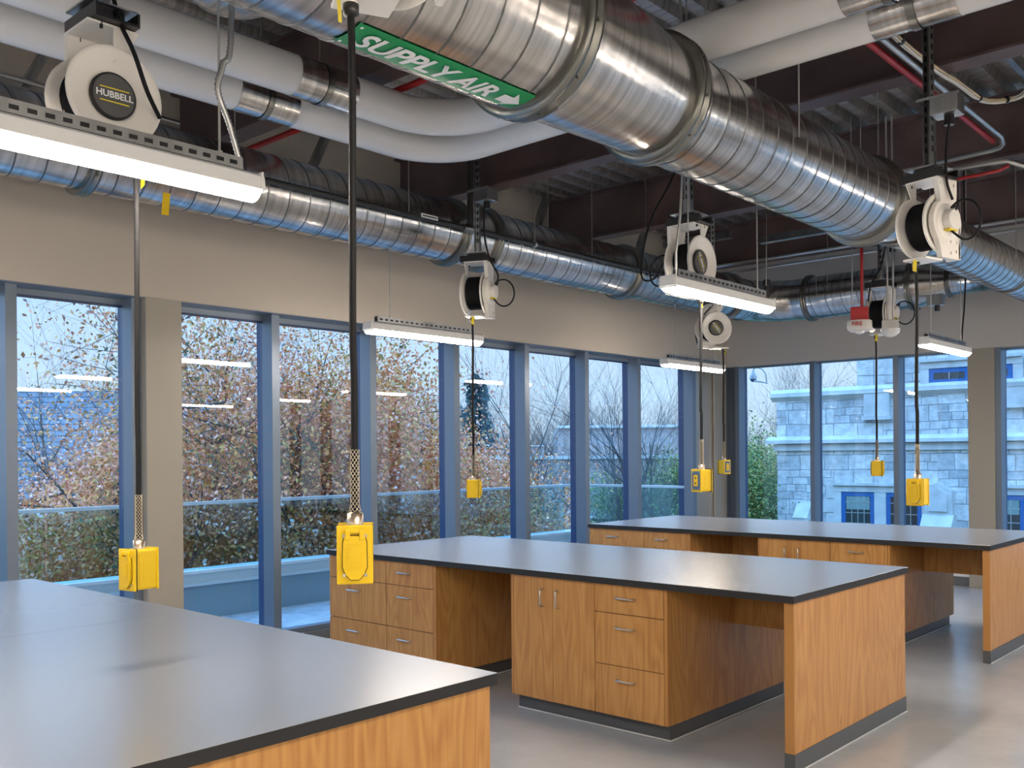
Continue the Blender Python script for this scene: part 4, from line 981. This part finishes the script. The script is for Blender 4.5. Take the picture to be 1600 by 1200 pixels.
b = MB(); b.box(-9.62, -8.98, YS - .12, YS, 2.50, 3.10, bev=.02); b.box(-9.66, -8.94, YS - .16, YS, 2.42, 2.50); b.box(-6.4, -5.7, YS - .12, YS, 2.6, 3.2, bev=.02); b.build('carved_block', M_LIMESTONE, t)
b = MB()
for i, z in enumerate((-.75, -.35, .05, .42)): b.box(-10.75 + .08 * (i % 2), -10.44, YS - .02, YS + .01, z, z + .34); b.box(-8.06, -7.75 - .1 * (i % 2), YS - .02, YS + .01, z - .3, z + .02)
b.build('quoin_blocks', M_LIMESTONE, t)

# ptz camera on a gooseneck arm outside the far windows
t = thing('security_camera', 'white dome security camera on a curved arm outside the far windows', 'camera', (-6.9, 13.0, 2.6))
b = MB(); b.tube(smooth([(-6.90, 13.0, 2.87), (-6.86, 13.0, 2.90), (-6.77, 13.0, 2.88), (-6.70, 13.0, 2.80), (-6.68, 13.0, 2.66)]), .010, 8)
b.tube([(-6.68, 13.0, 2.66), (-6.62, 12.8, 2.66), (-6.6, 12.45, 2.66)], .012, 8); b.build('arm', M_RAIL, t)
b = MB(); b.lathe((-6.90, 13.0, 2.73), (0, 0, 1), [(0, .055), (.02, .055), (.06, .05), (.09, .03), (.14, .012)], 18); b.build('housing', M_WHITE_LT, t)
b = MB(); b.sphere((-6.90, 13.0, 2.73), .045, 14, 1, 1, .9); b.build('dome', M_BLUEFRAME, t)

# long tan building beyond the lawn (seen through the middle windows) and a shingle-roofed house at left
def px(x, d): # helper: ground point at view distance d seen at picture column x (from the surveyed camera)
    a = math.radians(42.164); u = (x - 800) / 1492.65 * d
    return (-math.sin(a) * d + math.cos(a) * u, math.cos(a) * d + math.sin(a) * u)
t = thing('brick_building', 'long low tan brick building with white roof edges beyond the trees, middle windows', 'building', (-45, 40, GZ))
b = MB(); p0, p1 = px(560, 46), px(1150, 46)
def slab(b, q0, q1, z0, z1, depth=6):
    q0, q1 = Vector((*q0, 0)), Vector((*q1, 0)); d = (q1 - q0); n = Vector((-d.y, d.x, 0)).normalized() * depth
    v = [q0, q1, q1 + n, q0 + n]
    b.add([(p.x, p.y, z0) for p in v] + [(p.x, p.y, z1) for p in v], [(0, 1, 5, 4), (1, 2, 6, 5), (2, 3, 7, 6), (3, 0, 4, 7), (4, 5, 6, 7)], False)
slab(b, p0, p1, GZ, 1.35); slab(b, px(560, 49), px(850, 49), 1.35, 2.0, 5); slab(b, px(872, 52), px(1075, 52), 1.35, 3.0, 6)
b.build('brick_wall', M_TANBRICK, t)
b = MB(); slab(b, px(560, 45.9), px(1150, 45.9), 1.35, 1.52, .3); slab(b, px(560, 48.9), px(850, 48.9), 2.0, 2.06, .3); slab(b, px(872, 51.8), px(1075, 51.8), 3.0, 3.14, .4)
b.build('roof_edge', M_WHITE_WALL, t)
b = MB(); slab(b, px(925, 45.8), px(975, 45.8), -4.5, -1.5, .2); slab(b, px(600, 45.8), px(640, 45.8), -4.5, -1.5, .2); b.build('dark_opening', M_DARKPANE, t)
t = thing('shingled_house', 'house with a slate shingle roof behind the tree in the leftmost window', 'house', (*px(100, 30), GZ))
b = MB(); slab(b, px(-260, 33), px(330, 33), GZ, .5, 8); b.build('house_wall', M_LIMESTONE, t)
b = MB(); q0, q1, q2, q3 = px(-280, 32), px(350, 32), px(330, 37), px(-260, 37)
b.add([(*q0, .2), (*q1, .2), (*q2, 4.2), (*q3, 4.2), (*px(330, 44), .2), (*px(-260, 44), .2)], [(0, 1, 2, 3), (3, 2, 4, 5)], False); b.build('roof', M_SHINGLE, t)

for i, (x, yy) in enumerate(((745, 822), (855, 812), (640, 838), (1178, 765))):
    d = (1.655 - (-3.3)) * 1492.65 / (yy - 708)
    if i == 3: d = 40
    q = px(x, min(d, 43)); zz = 1.655 - (yy - 708) / 1492.65 * min(d, 43)
    t = thing('street_lamp', ['lit globe path lamp below the small yellow box, middle windows', 'lit globe path lamp below the far windows, right of the small yellow box', 'lit globe path lamp low behind the middle bench, left', 'lit globe path lamp among the green tree by the stone building'][i], 'lamp', (*q, GZ))
    b = MB(); b.cyl((*q, GZ), (*q, zz - .1), .04, 8); b.build('post', M_BLACK, t)
    b = MB(); b.sphere((*q, zz), .11, 12); b.build('globe', MATS.get('globe') or emit('globe', (.85, .95, 1.0), 5), t)

# ------------------------------------------------------------------ trees
class TreeGen:
    def __init__(s, seed): s.r = random.Random(seed); s.mb = MB(); s.tips = []
    def grow(s, p, d, L, rad, lev, maxlev, spread, up, nseg=4, kids=(3, 5), sides=6):
        pts = [p]; rs = [rad]; q = p.copy(); d = d.normalized()
        for i in range(nseg):
            d = (d + Vector((s.r.uniform(-1, 1), s.r.uniform(-1, 1), s.r.uniform(-.7, .9))) * .16 + Vector((0, 0, up * .06))).normalized()
            q = q + d * L / nseg; pts.append(q.copy()); rs.append(rad * (1 - .55 * (i + 1) / nseg))
        s.mb.tube(pts, rad, max(3, sides), rs)
        if lev >= maxlev - 1:
            for i in range(1, len(pts)): s.tips.append((pts[i], d.copy()))
        if lev < maxlev:
            for k in range(s.r.randint(*kids)):
                i = s.r.randint(1, nseg); a = s.r.uniform(0, 2 * math.pi); u = d.orthogonal().normalized(); w = d.cross(u)
                nd = (d * (1 - spread * .5) + (u * math.cos(a) + w * math.sin(a)) * spread + Vector((0, 0, up * .25))).normalized()
                s.grow(pts[i], nd, L * s.r.uniform(.55, .8), rs[i] * .66, lev + 1, maxlev, spread, up, max(3, nseg - 1), kids, max(3, sides - 1))
def leaves(tips, n, size, spread, seed):
    rng = np.random.default_rng(seed); tp = np.array([t[0][:] for t in tips])
    c = tp[rng.integers(0, len(tp), n)] + rng.normal(0, spread, (n, 3))
    a = rng.normal(0, 1, (n, 3)); a /= np.linalg.norm(a, axis=1)[:, None]; bb = rng.normal(0, 1, (n, 3)); bb -= a * (a * bb).sum(1)[:, None]; bb /= np.linalg.norm(bb, axis=1)[:, None]
    sz = size * rng.uniform(.6, 1.3, n)[:, None]; nn = np.cross(a, bb)
    ok = ~((c[:, 0] > -9.45) & (c[:, 1] < 11.9)); c, a, bb, sz, nn = c[ok], a[ok], bb[ok], sz[ok], nn[ok]; n = len(c)
    v = np.empty((n, 4, 3)); v[:, 0] = c - a * sz; v[:, 1] = c - bb * sz * .55 + nn * sz * .2; v[:, 2] = c + a * sz; v[:, 3] = c + bb * sz * .55 + nn * sz * .2
    return v.reshape(-1, 3)
def leaf_object(name, verts, mat, parent):
    n = len(verts) // 4; me = bpy.data.meshes.new(name)
    inv = np.array(WORLD[parent.name].inverted()); verts = verts @ inv[:3, :3].T + inv[:3, 3]
    me.vertices.add(n * 4); me.vertices.foreach_set('co', verts.ravel())
    me.loops.add(n * 4); me.loops.foreach_set('vertex_index', np.arange(n * 4)); me.polygons.add(n)
    me.polygons.foreach_set('loop_start', np.arange(n) * 4); me.polygons.foreach_set('loop_total', np.full(n, 4))
    me.materials.append(mat); me.update(calc_edges=True)
    o = bpy.data.objects.new(name, me); COL.objects.link(o); o.parent = parent; return o
def tree(x, y, h, rad, label, leafmat=None, nleaf=0, lsize=.05, lspread=.25, seed=1, levels=4, spread=.75, up=.6, lean=(0, 0), kids=(3, 5), first=.36, bark=None, name='tree', group=None, zb=GZ):
    t = thing(name, label, 'tree', (x, y, zb), group=group)
    g = TreeGen(seed)
    g.grow(Vector((x, y, zb)), Vector((lean[0], lean[1], 1)), h * first, rad, 0, levels, spread, up, 5, kids, 8)
    g.mb.build('trunk_and_branches', bark or M_BARK, t)
    if leafmat: leaf_object('foliage', leaves(g.tips, int(nleaf * 5.0), lsize * .78, lspread * 1.2, seed), leafmat, t)
    return t
def at_px(x, d): return px(x, d)
T = [  # column, distance, height, trunk radius, leaf material, count, size, spread, seed, levels, spread, up, label
    (205, 15.5, 15.5, .30, M_LEAF_RED, 1100, .045, .30, 11, 5, .80, .25, 'tall spreading tree with heavy bare branches filling the leftmost window'),
    (60, 19, 11.0, .16, M_LEAF_RED, 26000, .055, .32, 12, 4, .85, .5, 'russet leaved tree low in the leftmost window'),
    (175, 20, 10.8, .16, M_LEAF_RED, 26000, .055, .32, 13, 4, .85, .5, 'russet leaved tree left of the tan column'),
    (330, 17, 11.5, .17, M_LEAF_AUT, 26000, .050, .30, 14, 4, .75, .9, 'orange and pink leaved tree right of the tan column'),
    (385, 15.5, 14, .15, M_LEAF_AUT, 9000, .042, .30, 15, 5, .6, 1.2, 'upright half bare tree right of the tan column'),
    (500, 15.5, 12.4, .17, M_LEAF_AUT, 30000, .048, .30, 16, 4, .7, 1.1, 'tall autumn tree behind the nearest yellow box'),
    (610, 17, 10.0, .17, M_LEAF_AUT, 28000, .050, .30, 17, 4, .75, .9, 'autumn tree with yellow pink leaves right of the nearest yellow box'),
    (665, 20, 8.6, .15, M_LEAF_AUT, 14000, .050, .28, 18, 4, .7, .9, 'thin autumn tree at the right edge of the fourth window'),
    (130, 15.5, 7.0, .12, M_LEAF_GRN, 15000, .05, .3, 19, 4, .9, .4, 'green shrubby tree below the railing in the leftmost window'),
    (480, 15.5, 7.4, .12, M_LEAF_GRN, 16000, .05, .3, 20, 4, .9, .4, 'green yellow shrubby tree below the railing, behind the nearest drop cord'),
    (350, 15.8, 7.4, .12, M_LEAF_GRN, 16000, .05, .3, 21, 4, .9, .4, 'green yellow shrubby tree below the railing, right of the tan column'),
    (640, 16, 7.2, .12, M_LEAF_GRN, 14000, .05, .3, 22, 4, .9, .4, 'green yellow shrubby tree below the railing, left of the small yellow box'),
    (1160, 27, 11.0, .16, M_LEAF_GRN, 26000, .06, .32, 23, 4, .8, .6, 'green yellow tree left of the stone building'),
    (1040, 24, 8.5, .14, M_LEAF_GRN, 15000, .055, .32, 24, 4, .8, .6, 'dull green tree before the room corner'),
]
for (cx, d, h, rad, lm, nl, ls, lsp, seed, lev, sp_, up, lab) in T:
    q = at_px(cx, d); tree(q[0], q[1], h, rad, lab, lm, nl, ls, lsp, seed, lev, sp_, up)
for (cx, d, h, seed, lab) in ((880, 26, 13.0, 31, 'slender bare tree with fine twigs in the seventh window'), (935, 22, 11.0, 32, 'small bare tree with fanned twigs before the tan building'), (1030, 25, 14.5, 33, 'tall bare tree left of the room corner'),
                              (1230, 42, 17, 34, 'bare tree rising behind the stone building, left of its end'), (1300, 44, 17, 35, 'bare tree rising behind the stone building wall'), (760, 24, 9.6, 36, 'small bare tree below the lawn wall behind the small yellow box')):
    q = at_px(cx, d); tree(q[0], q[1], h, .14 if d < 40 else .2, lab, None, 0, seed=seed, levels=5, spread=.62, up=1.0, kids=(4, 5))
proto = None; rr = random.Random(21)
for cx in (20, 95, 150, 240, 300, 420, 470, 560):
    d = rr.uniform(24, 33); q = px(cx, d); s_ = rr.uniform(.9, 1.1); rz = rr.uniform(0, 6.28)
    lab = 'tall bare tree standing behind the autumn trees'
    if proto is None:
        proto = thing('bare_tree', lab, 'tree', (0, 0, 0), group='tall bare trees behind the autumn trees')
        g = TreeGen(88); g.grow(Vector((0, 0, 0)), Vector((0, 0, 1)), 5.0, .17, 0, 6, .66, .75, 4, (3, 5), 6); g.mb.build('branches', M_BARK_FAR, proto)
        proto.location = (*q, GZ); proto.rotation_euler = (0, 0, rz); proto.scale = (s_, s_, s_)
    else: dup(proto, (*q, GZ), rz, lab, None, (s_, s_, s_))
# conifer
q = px(745, 48); t = thing('conifer', 'dark evergreen conifer standing behind the tan building, above the small yellow box', 'tree', (q[0], q[1], GZ))
b = MB(); b.cyl((q[0], q[1], GZ), (q[0], q[1], 5.0), .22, 8, .03); b.build('trunk', M_BARK, t)
rng = np.random.default_rng(5); tips = []
for i in range(900):
    z = rng.uniform(-4, 5.2); rr = (5.4 - z) / 9.4 * 2.6 * math.sqrt(rng.uniform(.1, 1)); a = rng.uniform(0, 6.28); tips.append((Vector((q[0] + rr * math.cos(a), q[1] + rr * math.sin(a), z - rr * .15)), None))
leaf_object('foliage', leaves(tips, 9000, .16, .18, 6), M_LEAF_EVG, t)
q = px(145, 34)
# distant tree line: a few bare trees copied
protos = []
for i in range(3):
    g = TreeGen(60 + i); t = thing('bare_tree', 'bare winter tree in the distant tree line', 'tree', (0, 0, 0), group='distant bare tree line')
    g.grow(Vector((0, 0, 0)), Vector((0, 0, 1)), 4.4, .17, 0, 5, .58, 1.0, 4, (4, 5), 5); g.mb.build('branches', M_BARK_FAR, t); protos.append(t)
rr = random.Random(9); first = [True] * 3; n = 0
for cx in list(range(-60, 1260, 21)):
    d = rr.uniform(56, 78); q = px(cx + rr.uniform(-10, 10), d); k = n % 3; n += 1; s = rr.uniform(1.05, 1.35); rz = rr.uniform(0, 6.28)
    if first[k]: protos[k].location = (*q, GZ); protos[k].rotation_euler = (0, 0, rz); protos[k].scale = (s, s, s); first[k] = False
    else: dup(protos[k], (*q, GZ), rz, 'bare winter tree in the distant tree line', 'distant bare tree line', (s, s, s))
